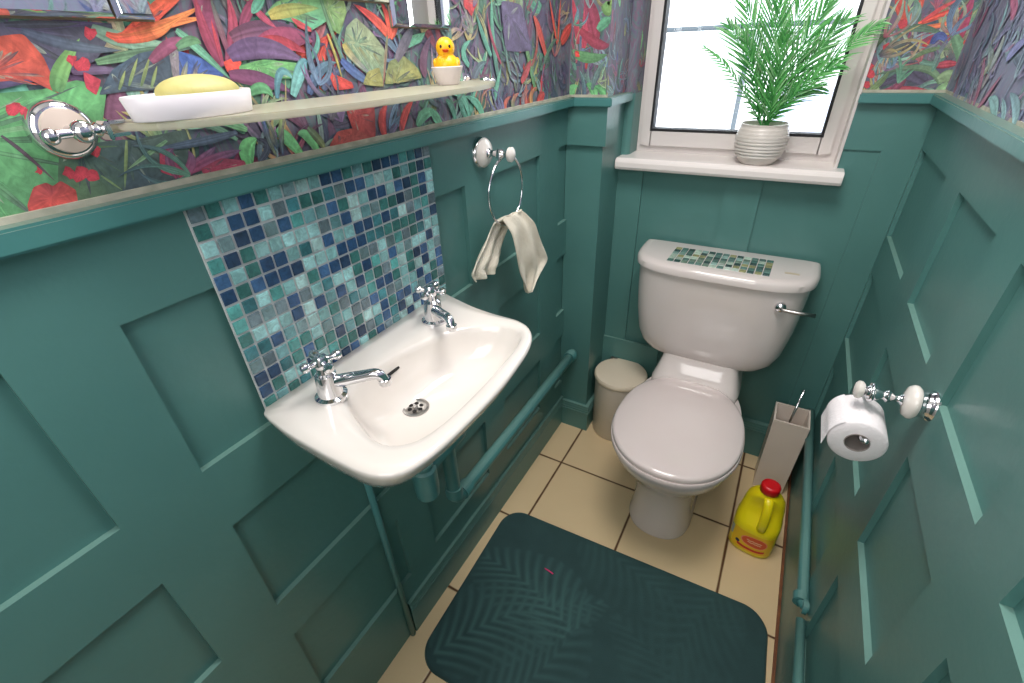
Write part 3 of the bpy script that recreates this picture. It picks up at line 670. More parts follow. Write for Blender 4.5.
paint_mesh('leaf_print', wru, scatter(150, Y0 + 0.1, 1.6, 1.31, 2.05) + scatter(170, 0.8, 1.69, 1.31, 1.72, .04, .10, PALE) + blades(60, .7, 1.69, ZT, 1.65, PALE) + mine('R') + blades(12, .8, 1.69, ZT, 1.6, PALE), lambda u, v, e: V((W - e, u, v)), cl(Y0 + 0.01, D - 0.004), haze=.42, hc='8c8eac')  # stronger haze: the glare on this wall is blended into the leaf colours
paint_mesh('leaf_print', wbu, scatter(22, OX1 + .02, W, 1.31, 1.9, .04, .11) + scatter(36, OX1 + .02, W, 1.31, 1.62, .03, .07, DULL) + blades(24, OX1 + .01, W, ZT, 1.58, BL) + mine('B') + blades(8, OX1 + .01, W, ZT, 1.56, BL), lambda u, v, e: V((u, D - e, v)), cl(OX1 + 0.001, W - 0.003))
paint_mesh('leaf_print', bxu, scatter(14, 0.0, PX, 1.31, 1.9, .04, .1) + scatter(24, 0.0, PX, 1.31, 1.62, .02, .06, DULL) + blades(14, 0, PX, ZT, 1.58, BL) + mine('P') + blades(4, 0, PX, ZT, 1.56, BL), lambda u, v, e: V((u, PY - e, v)), cl(0.003, PX - 0.001))
paint_mesh('leaf_print', bxu, scatter(24, PY, D, 1.31, 1.8, .03, .09) + blades(16, PY, D, ZT, 1.6, PALE), lambda u, v, e: V((PX + e, u, v)), cl(PY + 0.001, D - 0.002))
paint_mesh('leaf_print', wbu, scatter(26, D + .02, D + .09, 1.34, 1.8, .03, .08), lambda u, v, e: V((OX0 + e, u, v)), cl(D + 0.022, D + 0.09))

# ------------------------------------------------------------------ window
WY = 1.78; SZ = 1.138
win = bpy.data.objects.new('window_1', None); col.objects.link(win); win.location = (0.46, WY, SZ); win['kind'] = 'structure'
def frame(bm, x0, x1, z0, z1, y0, y1, l, r, b, t):
    box(bm, x0, x0 + l, y0, y1, z0, z1); box(bm, x1 - r, x1, y0, y1, z0, z1)
    box(bm, x0 + l, x1 - r, y0, y1, z0, z0 + b); box(bm, x0 + l, x1 - r, y0, y1, z1 - t, z1)
bm = NB(); frame(bm, OX0 + .001, OX1 - .001, SZ - .002, OZ1, WY, WY + .06, .03, .03, .045, .04); obj('window_frame', bm, WHITE, win)
bm = NB(); frame(bm, OX0 + .014, OX1 - .018, SZ + .022, OZ1 - .02, WY - .012, WY + .05, .034, .034, .05, .05); obj('window_sash', bm, WHITE, win, bev=.003)
bm = NB(); frame(bm, OX0 + .045, OX1 - .049, SZ + .069, OZ1 - .068, WY - .013, WY + .03, .008, .008, .008, .008); obj('gasket', bm, BLACK, win)
bm = NB(); box(bm, OX0 + .048, OX1 - .052, WY + .012, WY + .018, SZ + .072, OZ1 - .07)
PANE = bpy.data.materials.new('window_glass'); PANE.use_nodes = True; _n = PANE.node_tree; _n.nodes.remove(_n.nodes['Principled BSDF'])
_t = _n.nodes.new('ShaderNodeBsdfTransparent'); _g = _n.nodes.new('ShaderNodeBsdfGlossy'); _g.inputs['Roughness'].default_value = .02
_f = _n.nodes.new('ShaderNodeFresnel'); _f.inputs[0].default_value = 1.45; _x = _n.nodes.new('ShaderNodeMixShader')
for a_, b_ in ((_f.outputs[0], _x.inputs[0]), (_t.outputs[0], _x.inputs[1]), (_g.outputs[0], _x.inputs[2]), (_x.outputs[0], _n.nodes['Material Output'].inputs[0])): _n.links.new(a_, b_)
obj('glass_pane', bm, PANE, win)
bm = NB()
pr = [(WY, SZ), (1.638, SZ), (1.629, SZ - .004), (1.625, SZ - .013), (1.625, SZ - .028), (1.630, SZ - .037), (WY, SZ - .037)]
loft(bm, [[V((x, y, z)) for y, z in pr] for x in (PX + .002, .791)]); sl = obj('window_sill', bm, SILL, win, bev=.002)
bm = NB(); box(bm, OX1 - .003, OX1 + .004, D - .008, WY, SZ, OZ1); obj('reveal_trim', bm, WHITE, win)

# across the yard: the white house seen through the glass
hs = thing('neighbour_house', 'overexposed white rendered house outside beyond the window', 'house', (0.4, 4.3, -1.5))
bm = NB(); box(bm, -4, 5, 4.1, 4.5, -1.5, 1.52); obj('rendered_wall', bm, HOUSEW, hs)
bm = NB(); loft(bm, [[V((x, 3.98, 1.56)), V((x, 3.98, 1.60)), V((x, 6.2, 2.9)), V((x, 6.2, 2.8))] for x in (-4, 5)]); obj('roof', bm, ROOFM, hs)
bm = NB(); tube(bm, [(-4, 4.0, 1.570), (5, 4.0, 1.540)], .022, 10); obj('gutter', bm, GREYP, hs, smooth=True)
bm = NB(); tube(bm, [(.21, 4.05, -1.5), (.21, 4.05, 1.53)], .016, 10); obj('downpipe', bm, GREYP, hs, smooth=True)
bm = NB(); box(bm, .46, .92, 4.09, 4.11, .3, 1.18); obj('house_window', bm, mat('pale_curtain', rgb(170, 176, 205), .6, c2=rgb(205, 210, 230), nscale=9), hs)

# ------------------------------------------------------------------ mosaic helper
def mosaic(name, parent, place, nu, nv, pu, pv, pal, lift=.0035, gap=.0034, r=rnd):
    vs, fs, cs = [], [], []; base = wpos(parent)
    for i in range(nu):
        for j in range(nv):
            c = hx(r.choice(pal), r.uniform(.75, 1.2)); tl = lift * r.uniform(.8, 1.1)
            u0, u1, v0, v1 = i * pu + gap / 2, (i + 1) * pu - gap / 2, j * pv + gap / 2, (j + 1) * pv - gap / 2
            n0 = len(vs); e = .0011
            for (a, b, l) in ((u0, v0, 0), (u1, v0, 0), (u1, v1, 0), (u0, v1, 0), (u0 + e, v0 + e, tl), (u1 - e, v0 + e, tl), (u1 - e, v1 - e, tl), (u0 + e, v1 - e, tl)):
                vs.append(tuple(place(a, b, l) - base)); f = r.uniform(.8, 1.25); cs.append(tuple(min(1, x * f) for x in c[:3]) + (1,))
            fs += [(n0 + 4, n0 + 5, n0 + 6, n0 + 7)] + [(n0 + k, n0 + (k + 1) % 4, n0 + 4 + (k + 1) % 4, n0 + 4 + k) for k in range(4)]
    me = bpy.data.meshes.new(name); me.from_pydata(vs, [], fs)
    at = me.color_attributes.new('Col', 'FLOAT_COLOR', 'POINT'); at.data.foreach_set('color', [x for c in cs for x in c])
    me.materials.append(MOSAIC); o = bpy.data.objects.new(name, me); o.parent = parent; col.objects.link(o); return o
SB0, SB1, SBZ0, SBZ1 = 0.295, 0.785, 0.985, 1.3075
sp = thing('mosaic_splashback', 'blue and green glass mosaic splashback on the left wall above the basin', 'splashback', (0.004, (SB0 + SB1) / 2, SBZ0))
bm = NB(); box(bm, .004, .0075, SB0, SB1, SBZ0 - .01, SBZ1); obj('grout', bm, GROUT, sp)
mosaic('mosaic_tiles', sp, lambda u, v, e: V((.007 + e, SB0 + u, SBZ0 - .01 + v)), 21, 14, (SB1 - SB0) / 21, (SBZ1 - SBZ0 + .01) / 14,
       ['2c4c70', '345478', '40648c', '98c8c8', '98c8c8', '88bcbc', '3c7470', '3c7470', '448088', '6c9ca0', '6c8088', 'a8ccca', '2c4460', '58a09c', '708c90'])

# ------------------------------------------------------------------ wash basin
BZ = 0.985
ba = thing('wash_basin', 'small white ceramic wash basin with two chrome taps on the left wall', 'basin', (0.16, 0.53, 0.84))
def smooth_loop(pts, q=12):
    out = []; m = len(pts)
    for i in range(m):
        p0, p1, p2, p3 = [V((*pts[(i + k) % m], 0)) for k in (-1, 0, 1, 2)]
        for j in range(q):
            t = j / q; out.append(.5 * ((2 * p1) + (p2 - p0) * t + (2 * p0 - 5 * p1 + 4 * p2 - p3) * t * t + (3 * p1 - p0 - 3 * p2 + p3) * t ** 3))
    return out
def polar(loop, c, n=112):
    """sample a closed loop at even angles round c"""
    res = []
    for i in range(n):
        a = 2 * PI * i / n; d = V((math.cos(a), math.sin(a), 0)); best = None
        for p, q in zip(loop, loop[1:] + loop[:1]):
            e = q - p; den = d.x * e.y - d.y * e.x
            if abs(den) < 1e-12: continue
            w = p - c; t = (w.x * e.y - w.y * e.x) / den; u = (w.x * d.y - w.y * d.x) / den
            if t > 0 and -1e-6 <= u <= 1 + 1e-6: best = t if best is None else max(best, t)
        res.append(c + d * best)
    return res
BC0 = V((.18, .51, 0))
OUT = polar(smooth_loop([(.010, .40), (.010, .31), (.012, .287), (.05, .278), (.1, .272), (.2, .268), (.262, .271), (.297, .292), (.313, .335), (.320, .40), (.322, .50), (.316, .58), (.304, .655), (.280, .703), (.24, .725), (.18, .728), (.12, .736), (.06, .752), (.012, .764), (.010, .74), (.010, .65), (.010, .52)]), BC0)
INN = polar(smooth_loop([(.107, .375), (.173, .339), (.221, .326), (.25, .332), (.277, .362), (.288, .42), (.290, .50), (.287, .56), (.281, .645), (.262, .690), (.21, .690), (.16, .66), (.128, .62), (.108, .573), (.091, .505), (.090, .437)]), BC0)
DC0 = V((.140, .492, 0))
def orow(k, z, ky=None):
    r = []
    for p in OUT:
        x = .010 + (p.x - .010) * k; y = .51 + (p.y - .51) * (ky or k); r.append(V((x, y, z)))
    return r
def irow(k, z): return [V((*(DC0 + (p - DC0) * k).xy, z)) for p in INN]
def mixrow(t, z): return [V((*(a * (1 - t) + b * t).xy, z)) for a, b in zip(OUT, INN)]
rings = [orow(.42, .842, .40), orow(.66, .862, .62), orow(.78, .893, .80), orow(.895, .925, .92), orow(.962, .953, .97), orow(.992, BZ - .015), orow(1.0, BZ - .008), orow(1.0, BZ - .005), orow(.992, BZ - .001, .995), mixrow(.30, BZ + .001), mixrow(.7, BZ - .001), mixrow(.93, BZ - .004)]
BOWL = [(1.0, .008), (.97, .018), (.93, .034), (.87, .054), (.76, .073), (.58, .087), (.38, .095), (.22, .099), (.12, .100)]
rings += [irow(k, BZ - d) for k, d in BOWL]
bm = NB(); loft(bm, rings); obj('bowl', bm, CER, ba, smooth=True)
DC = V((.140, .492, BZ - .100))
bm = NB(); lathe(bm, [(.026, 0), (.026, .003), (.022, .004), (.019, .002)], DC, n=32, cap1=True); dw = obj('drain', bm, STEEL, ba, smooth=.6)
bm = NB()
for i in range(6):
    a = i * PI / 3; lathe(bm, [(.0042, .0), (.0042, .0026)], DC + V((.0115 * math.cos(a), .0115 * math.sin(a), 0)), n=12)
obj('drain_hole', bm, DARK, dw)
bm = NB(); lathe(bm, [(.005, 0), (.005, .004), (.002, .005)], DC, n=16); obj('drain_screw', bm, STEEL, dw, smooth=.6)
bk = min(INN, key=lambda p: abs(p.y - .49) + (10 if p.x > .15 else 0)); sx = DC0.x + (bk.x - DC0.x) * .93
bm = NB(); lathe(bm, [(.0032, 0), (.0032, .036)], (sx + .0005, .476, BZ - .033), (0, 1, .06), n=12)
so = obj('overflow_slot', bm, DARK, ba)
def tap(x, y, yaw, lab):
    t = bpy.data.objects.new('tap', None); col.objects.link(t); t.parent = ba; t.location = V((x, y, BZ)) - ba.location; t.scale = (1.1, 1.1, 1.12); t['label'] = lab
    bm = NB(); lathe(bm, [(.024, -.002), (.024, .003), (.0185, .006), (.0165, .03), (.0155, .040), (.011, .044), (.010, .054)], n=28); obj('tap_body', bm, CHROME, t, smooth=.7, world=False)
    d = V((math.cos(yaw), math.sin(yaw), 0)); bm = NB()
    pts = bend([d * .008 + V((0, 0, .026)), d * .045 + V((0, 0, .033)), d * .079 + V((0, 0, .040)), d * .086 + V((0, 0, .026))], .012)
    tube(bm, pts, [.0095 - .002 * i / len(pts) for i in range(len(pts))], 16)
    lathe(bm, [(.0095, 0), (.0095, .008), (.008, .010)], d * .086 + V((0, 0, .030)), (0, 0, -1), n=18)
    obj('spout', bm, CHROME, t, smooth=.8, world=False)
    bm = NB(); lathe(bm, [(.010, .052), (.012, .057), (.012, .064), (.008, .071), (0.0, .073)], n=20)
    for k in range(4):
        a = yaw + PI / 4 + k * PI / 2; e = V((math.cos(a), math.sin(a), 0)); b0 = V((0, 0, .062))
        lathe(bm, [(.0045, .006), (.0045, .017), (.0062, .019), (.0078, .024), (.0062, .029), (0, .031)], b0, e, n=14)
    obj('cross_handle', bm, CHROME, t, smooth=.8, world=False)
tap(.084, .366, .50, 'chrome basin tap with cross handle nearest the camera')
tap(.080, .648, -.52, 'chrome basin tap with cross handle nearest the towel ring')

# waste and water pipes
wp = thing('waste_pipe', 'teal painted waste pipe and bottle trap under the basin along the left wall', 'pipe', (.05, 1.0, .36))
bm = NB(); lathe(bm, [(.018, .0), (.026, .004), (.028, .03), (.028, .085), (.022, .09), (.022, .10), (.017, .102), (.017, .232)], (.115, .505, .61), n=24); obj('bottle_trap', bm, PIPE, wp, smooth=.7)
bm = NB(); tube(bm, bend([(.115, .52, .69), (.115, .655, .69), (.052, .657, .66), (.052, .66, .385), (.052, 1.0, .385), (.052, PY + .01, .388)], .035), .0195, 16); obj('pipe', bm, PIPE, wp, smooth=True)
for c_, d_ in (((.052, 1.455, .388), (0, 1, 0)), ((.052, .69, .385), (0, 1, 0)), ((.052, .66, .41), (0, 0, 1))):
    bm = NB(); lathe(bm, [(.0245, 0), (.0245, .032)], c_, d_, n=20); obj('collar', bm, PIPE, wp, smooth=.7)
bm = NB(); tube(bm, [(.010, .438, .004), (.010, .432, .84)], .008, 12); tag(obj('supply_pipe', bm, PIPE, None, smooth=True), 'thin teal painted supply pipe rising up the left wall under the basin', 'pipe')
hp = thing('heating_pipe', 'teal painted pipe along the foot of the right wall with an elbow', 'pipe', (.928, .8, .25))
bm = NB(); tube(bm, bend([(.934, D - .02, .290), (.934, .865, .290), (W + .002, .860, .292)], .018), .0135, 14); obj('pipe', bm, PIPE, hp, smooth=True)
bm = NB(); tube(bm, [(.936, .835, .272), (.936, -.4, .272)], .011, 12); obj('lower_pipe', bm, PIPE, hp, smooth=True)
for c_, d_, l_ in (((.930, .868, .290), (0, 1, 0), .022), ((W - .008, .860, .292), (-1, 0, 0), .010)):
    bm = NB(); lathe(bm, [(.018, 0), (.018, l_)], c_, d_, n=18); obj('elbow_collar', bm, PIPE, hp, smooth=.7)

# ------------------------------------------------------------------ toilet
TX = .537
to = thing('toilet', 'white close coupled toilet with closed lid and mosaic topped cistern', 'toilet', (TX, 1.35, 0))
def egg(z, yf, yb, hw, e=2.3, n=64, eb=None):
    cy = yf + hw * 1.08 if yb - yf > 2.2 * hw else (yf + yb) / 2
    r = []
    for i in range(n):
        t = 2 * PI * i / n; s = math.sin(t)
        x, y = sup(t, hw, (cy - yf) if s < 0 else (yb - cy), e if s < 0 else (eb or e))
        r.append(V((TX + x, cy + y, z)))
    return r
bm = NB()
loft(bm, [egg(0, 1.098, 1.50, .106, 2.3, eb=5), egg(.012, 1.095, 1.50, .108, 2.3, eb=5), egg(.03, 1.103, 1.50, .101, eb=5), egg(.12, 1.108, 1.50, .097, eb=5), egg(.2, 1.098, 1.52, .104, eb=5), egg(.26, 1.065, 1.54, .125, eb=4), egg(.32, 1.018, 1.56, .158, eb=3.5),
          egg(.36, .992, 1.56, .176, eb=3), egg(.395, .980, 1.55, .184, eb=3), egg(.404, .982, 1.55, .183, eb=3), egg(.408, .99, 1.54, .176, eb=3)])
# rear deck that carries the cistern
rg = []
for z, hw, yf in ((.25, .095, 1.44), (.36, .125, 1.42), (.405, .150, 1.40), (.425, .150, 1.41), (.45, .140, 1.435), (.485, .132, 1.465), (.51, .130, 1.475)):
    r = []
    for i in range(48):
        t = 2 * PI * i / 48; x, y = sup(t, hw, (1.665 - yf) / 2, 6); r.append(V((TX + x, (1.665 + yf) / 2 + y, z)))
    rg.append(r)
loft(bm, rg); obj('pan', bm, PAN, to, smooth=.9)
def seat_ring(z, k, back=1.425):
    r = []
    for i in range(72):
        t = 2 * PI * i / 72; s = math.sin(t)
        x, y = sup(t, .193 * k, (.226 if s < 0 else .262) * k, 2.15 if s < 0 else 2.3)
        r.append(V((TX + x, 1.190 + y, z)))
    return r
bm = NB(); loft(bm, [seat_ring(.410, .985), seat_ring(.412, 1.015), seat_ring(.424, 1.02), seat_ring(.4275, 1.01)]); obj('seat', bm, SEAT, to, smooth=.9)
bm = NB(); loft(bm, [seat_ring(.4285, .985), seat_ring(.430, 1.0), seat_ring(.440, 1.0), seat_ring(.4445, .988), seat_ring(.4475, .955), seat_ring(.4525, .85), seat_ring(.4575, .70), seat_ring(.4612, .5), seat_ring(.4632, .25), seat_ring(.4636, .05)]); obj('lid', bm, SEAT, to, smooth=.9)
for dx in (-.075, .075):
    bm = NB(); lathe(bm, [(.010, -.022), (.011, -.02), (.011, .02), (.010, .022)], (TX + dx, 1.446, .426), (1, 0, 0), n=18); obj('hinge', bm, SEAT, to, smooth=.7)
CX = .535
def cis(z, hw, yf, yb, e=4.2):
    r = []
    for i in range(72):
        t = 2 * PI * i / 72; c, s = math.cos(t), math.sin(t)
        x, y = sup(t, hw, 1, e if s < 0 else 12)
        ym = yb - .03
        yy = ym + y * ((ym - yf) if s < 0 else .03)
        r.append(V((CX + x, yy, z)))
    return r
bm = NB()
loft(bm, [cis(.494, .170, 1.50, 1.665), cis(.498, .190, 1.490, 1.667), cis(.508, .208, 1.480, 1.668), cis(.534, .231, 1.470, 1.668), cis(.575, .246, 1.463, 1.668), cis(.66, .258, 1.456, 1.668), cis(.75, .264, 1.452, 1.668), cis(.832, .267, 1.450, 1.668)])
obj('cistern', bm, PAN, to, smooth=.9)
bm = NB()
loft(bm, [cis(.826, .274, 1.443, 1.674, 3.8), cis(.829, .279, 1.438, 1.676, 3.8), cis(.848, .279, 1.438, 1.676, 3.8), cis(.855, .274, 1.444, 1.674, 3.6), cis(.859, .266, 1.452, 1.668, 3.6), cis(.861, .252, 1.466, 1.66, 3.6)])
obj('cistern_lid', bm, PAN, to, smooth=.9)
ins = mosaic('tile_inset', to, lambda u, v, e: V((.372 + u + v * .02, 1.478 + v, .8612 + e)), 14, 6, .306 / 14, .135 / 6, ['1c403c', '3c645c', '84a49c', 'a4b8a8', '54746c', '2c4c48', '6c8474', '8c8c60', '44645c', 'b4c4b8'], lift=.0022, gap=.002)
bm = NB(); box(bm, .715, .755, 1.525, 1.537, .8605, .8616); obj('maker_mark', bm, mat('faded_mark', rgb(190, 176, 150), .4), to)
fl = bpy.data.objects.new('flush_lever', None); col.objects.link(fl); fl.parent = to; fl.location = V((.728, 1.462, .778)) - to.location; fl['label'] = 'chrome flush lever'
bm = NB(); lathe(bm, [(.016, .006), (.016, -.004), (.013, -.010), (.009, -.013), (.0, -.015)], (0, 0, 0), (0, 1, 0), n=24); obj('escutcheon', bm, CHROME, fl, smooth=.7, world=False)
bm = NB(); tube(bm, bend([(0, -.008, 0), (.006, -.018, 0), (.045, -.022, .001), (.092, -.020, .002)], .008), [.005] * 8 + [.006] * 8 + [.0075] * 2, 12); obj('lever_arm', bm, STEEL, fl, smooth=True, world=False)

# ------------------------------------------------------------------ bin, brush, bottle
BC = V((.240, 1.572, 0))
bi = thing('pedal_bin', 'small round cream bin with lid in the corner left of the toilet', 'bin', BC)
bm = NB(); lathe(bm, [(.098, .0), (.101, .004), (.104, .27), (.105, .282), (.102, .286)], BC, n=48); obj('bin_body', bm, BINM, bi, smooth=.8)
bm = NB(); lathe(bm, [(.107, .282), (.109, .286), (.109, .298), (.105, .304), (.080, .307), (.04, .308), (0, .308)], BC, n=48); obj('bin_lid', bm, CREAM, bi, smooth=.8)
bm = NB(); box(bm, BC.x - .075, BC.x - .045, BC.y + .085, BC.y + .108, .280, .307); obj('hinge', bm, STEEL, bi)

BR = V((.868, 1.553, 0))
bh = thing('toilet_brush_holder', 'square white toilet brush holder with open top right of the toilet', 'brush holder', BR)
def sq(z, h, inset=0):
    return [BR + V((sx * (h - inset), sy * (h - inset), z)) for sx, sy in ((-1, -1), (1, -1), (1, 1), (-1, 1))]
bm = NB(); loft(bm, [sq(0, .049), sq(.005, .050), sq(.333, .0555), sq(.337, .0555), sq(.337, .0495), sq(.20, .047)], True, False); obj('holder_body', bm, BRUSHW, bh)
bm = NB(); r4 = [BR + V((sx * .0465, sy * .0465, .2)) for sx, sy in ((-1, -1), (1, -1), (1, 1), (-1, 1))]; bm.faces.new([bm.verts.new(p) for p in r4]); obj('holder_inside', bm, mat('dark_inside', rgb(70, 68, 64), .6), bh)
tb = thing('toilet_brush', 'slim chrome toilet brush handle standing in the square white holder', 'brush', BR + V((0, 0, .205)))
bm = NB(); tube(bm, [BR + V((-.002, -.012, .23)), BR + V((-.004, -.02, .30)), BR + V((.008, .008, .440))], [.0038, .0038, .0042], 12); ball(bm, BR + V((.008, .008, .442)), .0055); obj('handle', bm, CHROME, tb, smooth=True)
bm = NB(); lathe(bm, [(.006, .0), (.03, .006), (.033, .02), (.03, .035), (.006, .042)], BR + V((0, -.01, .204)), n=20); obj('bristle_head', bm, WHITE, tb, smooth=.8)

BT = V((.838, 1.226, 0)); BRZ = -.12
bt = thing('bleach_bottle', 'yellow plastic bleach bottle with red cap on the floor right of the toilet', 'bottle', BT, rz=BRZ)
def bsec(z, a, b, oy=0, e=2.6, n=40, notch=0.0):
    r = []
    for i in range(n):
        t = 2 * PI * i / n; x, y = sup(t, a, b, e)
        r.append(V((x, oy + y, z)))
    return r
bm = NB()
loft(bm, [bsec(0, .056, .040), bsec(.006, .061, .045), (bsec(.05, .062, .046)), bsec(.105, .062, .046), bsec(.118, .0625, .046), bsec(.135, .0615, .042, .003), bsec(.155, .058, .034, .008), bsec(.19, .054, .030, .012), bsec(.215, .049, .030, .012), bsec(.235, .038, .030, .006), bsec(.248, .026, .025, .0), bsec(.256, .0205, .0205), bsec(.266, .0195, .0195)])
obj('bottle_body', bm, YEL, bt, smooth=True, world=False)
bm = NB(); hp_ = bend([(.006, -.020, .246), (.012, -.038, .215), (.014, -.045, .165), (.013, -.036, .112)], .02, 6)
rings = []
for i, p in enumerate(hp_):
    d = (hp_[min(i + 1, len(hp_) - 1)] - hp_[max(i - 1, 0)]).normalized(); u = V((1, 0, 0)); w = d.cross(u).normalized()
    rings.append([p + u * (.0125 * math.cos(2 * PI * k / 16)) + w * (.008 * math.sin(2 * PI * k / 16)) for k in range(16)])
loft(bm, rings); obj('bottle_handle', bm, YEL, bt, smooth=True, world=False)
bm = NB(); n = 36
prof = [(.0235, .256), (.025, .258), (.025, .278), (.0235, .283), (.019, .285), (.018, .2835), (0, .2835)]
loft(bm, [[V((math.cos(2 * PI * i / n) * r * (1 + (.035 if (i % 2 and .257 < h < .28) else 0)), math.sin(2 * PI * i / n) * r * (1 + (.035 if (i % 2 and .257 < h < .28) else 0)), h)) for i in range(n)] for r, h in prof]); obj('cap', bm, REDP, bt, smooth=.8, world=False)
def on_bottle(u, z, lift):
    # u = angle on the front of the body
    x, y = sup(-PI / 2 + u, .062, .046, 2.6); L = math.hypot(x, y)
    return V((x * (1 + lift / L), y * (1 + lift / L), z))
def patch(name, c, f, lift):
    bm = NB(); g = []
    for i in range(17):
        g.append([bm.verts.new(on_bottle(*f(i / 16, j / 12), lift)) for j in range(13)])
    for i in range(16):
        for j in range(12): bm.faces.new((g[i][j], g[i + 1][j], g[i + 1][j + 1], g[i][j + 1]))
    return obj(name, bm, c, bt, smooth=True, world=False)
LBL = mat('label_yellow', rgb(240, 196, 30), .4)
patch('label', LBL, lambda a, b: (-.85 + 1.9 * a, .018 + .083 * b), .0006)
def disc(cu, cz, ru, rz): return lambda a, b: (cu + ru * (b) * math.cos(2 * PI * a), cz + rz * b * math.sin(2 * PI * a))
patch('label_badge', mat('label_orange', rgb(222, 84, 36), .4), disc(.18, .068, .52, .023), .0012)
patch('label_badge_ring', mat('label_pale', rgb(240, 150, 110), .4), lambda a, b: (.18 + (.52 - .06 * b) * math.cos(2 * PI * a), .068 + (.023 - .0025 * b) * math.sin(2 * PI * a)), .0015)
for k, (u, z, w_) in enumerate(((-.10, .072, .50), (-.06, .064, .44))):
    patch('label_lettering', mat('label_cream', rgb(246, 206, 170), .4), lambda a, b: (u + w_ * a, z + .0014 * math.sin(a * 26) + .0035 * (b - .5)), .0018)
patch('label_band', mat('label_red', rgb(206, 40, 30), .4), lambda a, b: (-.45 + 1.1 * a, .026 + .010 * b + .02 * (a - .5) ** 2), .0012)
patch('label_emblem', mat('label_navy', rgb(40, 50, 80), .4), disc(-.46, .046, .12, .007), .0012)
patch('label_side', mat('label_silver', rgb(176, 184, 176), .4), lambda a, b: (-1.18 + .3 * a, .055 + .04 * b), .0012)

bt.scale = (1.09, 1.09, 1.04)

# ------------------------------------------------------------------ bath mat
def rrect(x0, x1, y0, y1, r, n=8):
    out = []
    for cx, cy, a0 in ((x1 - r, y1 - r, 0), (x0 + r, y1 - r, PI / 2), (x0 + r, y0 + r, PI), (x1 - r, y0 + r, 1.5 * PI)):
        for i in range(n + 1):
            a = a0 + PI / 2 * i / n; out.append((cx + r * math.cos(a), cy + r * math.sin(a)))
    return out
def mat_height(x, y):
    """palm-frond relief sheared in the pile"""
    best = 0.0
    for fx, fy, ang, L, cur, st in FR:
        dx, dy = x - fx, y - fy
        u = dx * math.cos(ang) + dy * math.sin(ang); v = -dx * math.sin(ang) + dy * math.cos(ang) - cur * u * u
        if 0 < u < L:
            hw = .14 * math.sin(PI * min(1, .15 + u / L * .85)) ** .7
            if abs(v) < hw:
                ph = (u - abs(v) * 1.25 + 3.2 * v * v) / .036
                best = max(best, (.5 + .5 * math.sin(2 * PI * ph)) ** 1.4 * (1 - .6 * abs(v) / hw) * st * (1 - .4 * u / L))
    return best
FR = [(.42, .66, 2.6, .40, .9, 1.0), (.10, .42, 1.15, .50, -.8, .9), (.50, .40, .55, .42, -.6, .35), (.95, .50, 2.3, .5, .6, .35), (.36, 1.0, -.5, .5, .6, .3), (.78, 1.0, -2.0, .42, .5, .3), (.30, .38, .9, .4, .9, .6)]
ang = math.radians(2.2); MC = V((.489, .690, 0))
def mrot(x, y, z):
    return V((MC.x + x * math.cos(ang) - y * math.sin(ang), MC.y + x * math.sin(ang) + y * math.cos(ang), z))
hx_, hy_ = .440, .292
vs, fs, cs = [], [], []
NX, NY = 170, 116
def inside(x, y, r=.075):
    ax, ay = abs(x) - (hx_ - r), abs(y) - (hy_ - r)
    d = math.hypot(max(ax, 0), max(ay, 0)) + min(max(ax, ay), 0) - r
    return -d
for j in range(NY + 1):
    for i in range(NX + 1):
        x, y = (i / NX * 2 - 1), (j / NY * 2 - 1)
        # map the square grid on to the rounded rectangle
        px_, py_ = x * hx_, y * hy_
        r = .075; ax, ay = abs(px_) - (hx_ - r), abs(py_) - (hy_ - r)
        if ax > 0 and ay > 0:
            L = math.hypot(ax, ay); k = max(ax, ay) / L
            px_ = math.copysign(hx_ - r + ax * k, px_); py_ = math.copysign(hy_ - r + ay * k, py_)
        d = max(0, inside(px_, py_)); p = mrot(px_, py_, 0)
        h = mat_height(p.x, p.y) * min(1, d / .03)
        rim = min(1, d / .008)
        p.z = .002 + .009 * math.sqrt(rim * (2 - rim)) + .0025 * h
        vs.append(tuple(p)); cs.append((h, h, h, 1))
for j in range(NY):
    for i in range(NX):
        a = j * (NX + 1) + i; fs.append((a, a + 1, a + NX + 2, a + NX + 1))
me = bpy.data.meshes.new('bath_mat'); me.from_pydata([tuple(V(v) - V((MC.x, MC.y, 0))) for v in vs], [], fs)
at = me.color_attributes.new('Col', 'FLOAT_COLOR', 'POINT'); at.data.foreach_set('color', [x for c in cs for x in c])
for p in me.polygons: p.use_smooth = True
me.materials.append(RUG)
mo = bpy.data.objects.new('bath_mat', me); col.objects.link(mo); mo.location = (MC.x, MC.y, 0)
so_ = mo.modifiers.new('edge', 'SOLIDIFY'); so_.thickness = .002; so_.offset = -1
tag(mo, 'dark teal plush bath mat with embossed palm leaves on the cream tiles', 'bath mat')
bm = NB(); tube(bm, [(.266, .802, .0145), (.280, .800, .0165), (.298, .798, .0145)], .0022, 8); tag(obj('thread_scrap', bm, PINK, None, smooth=True), 'tiny pink scrap of thread lying on the dark bath mat', 'thread')

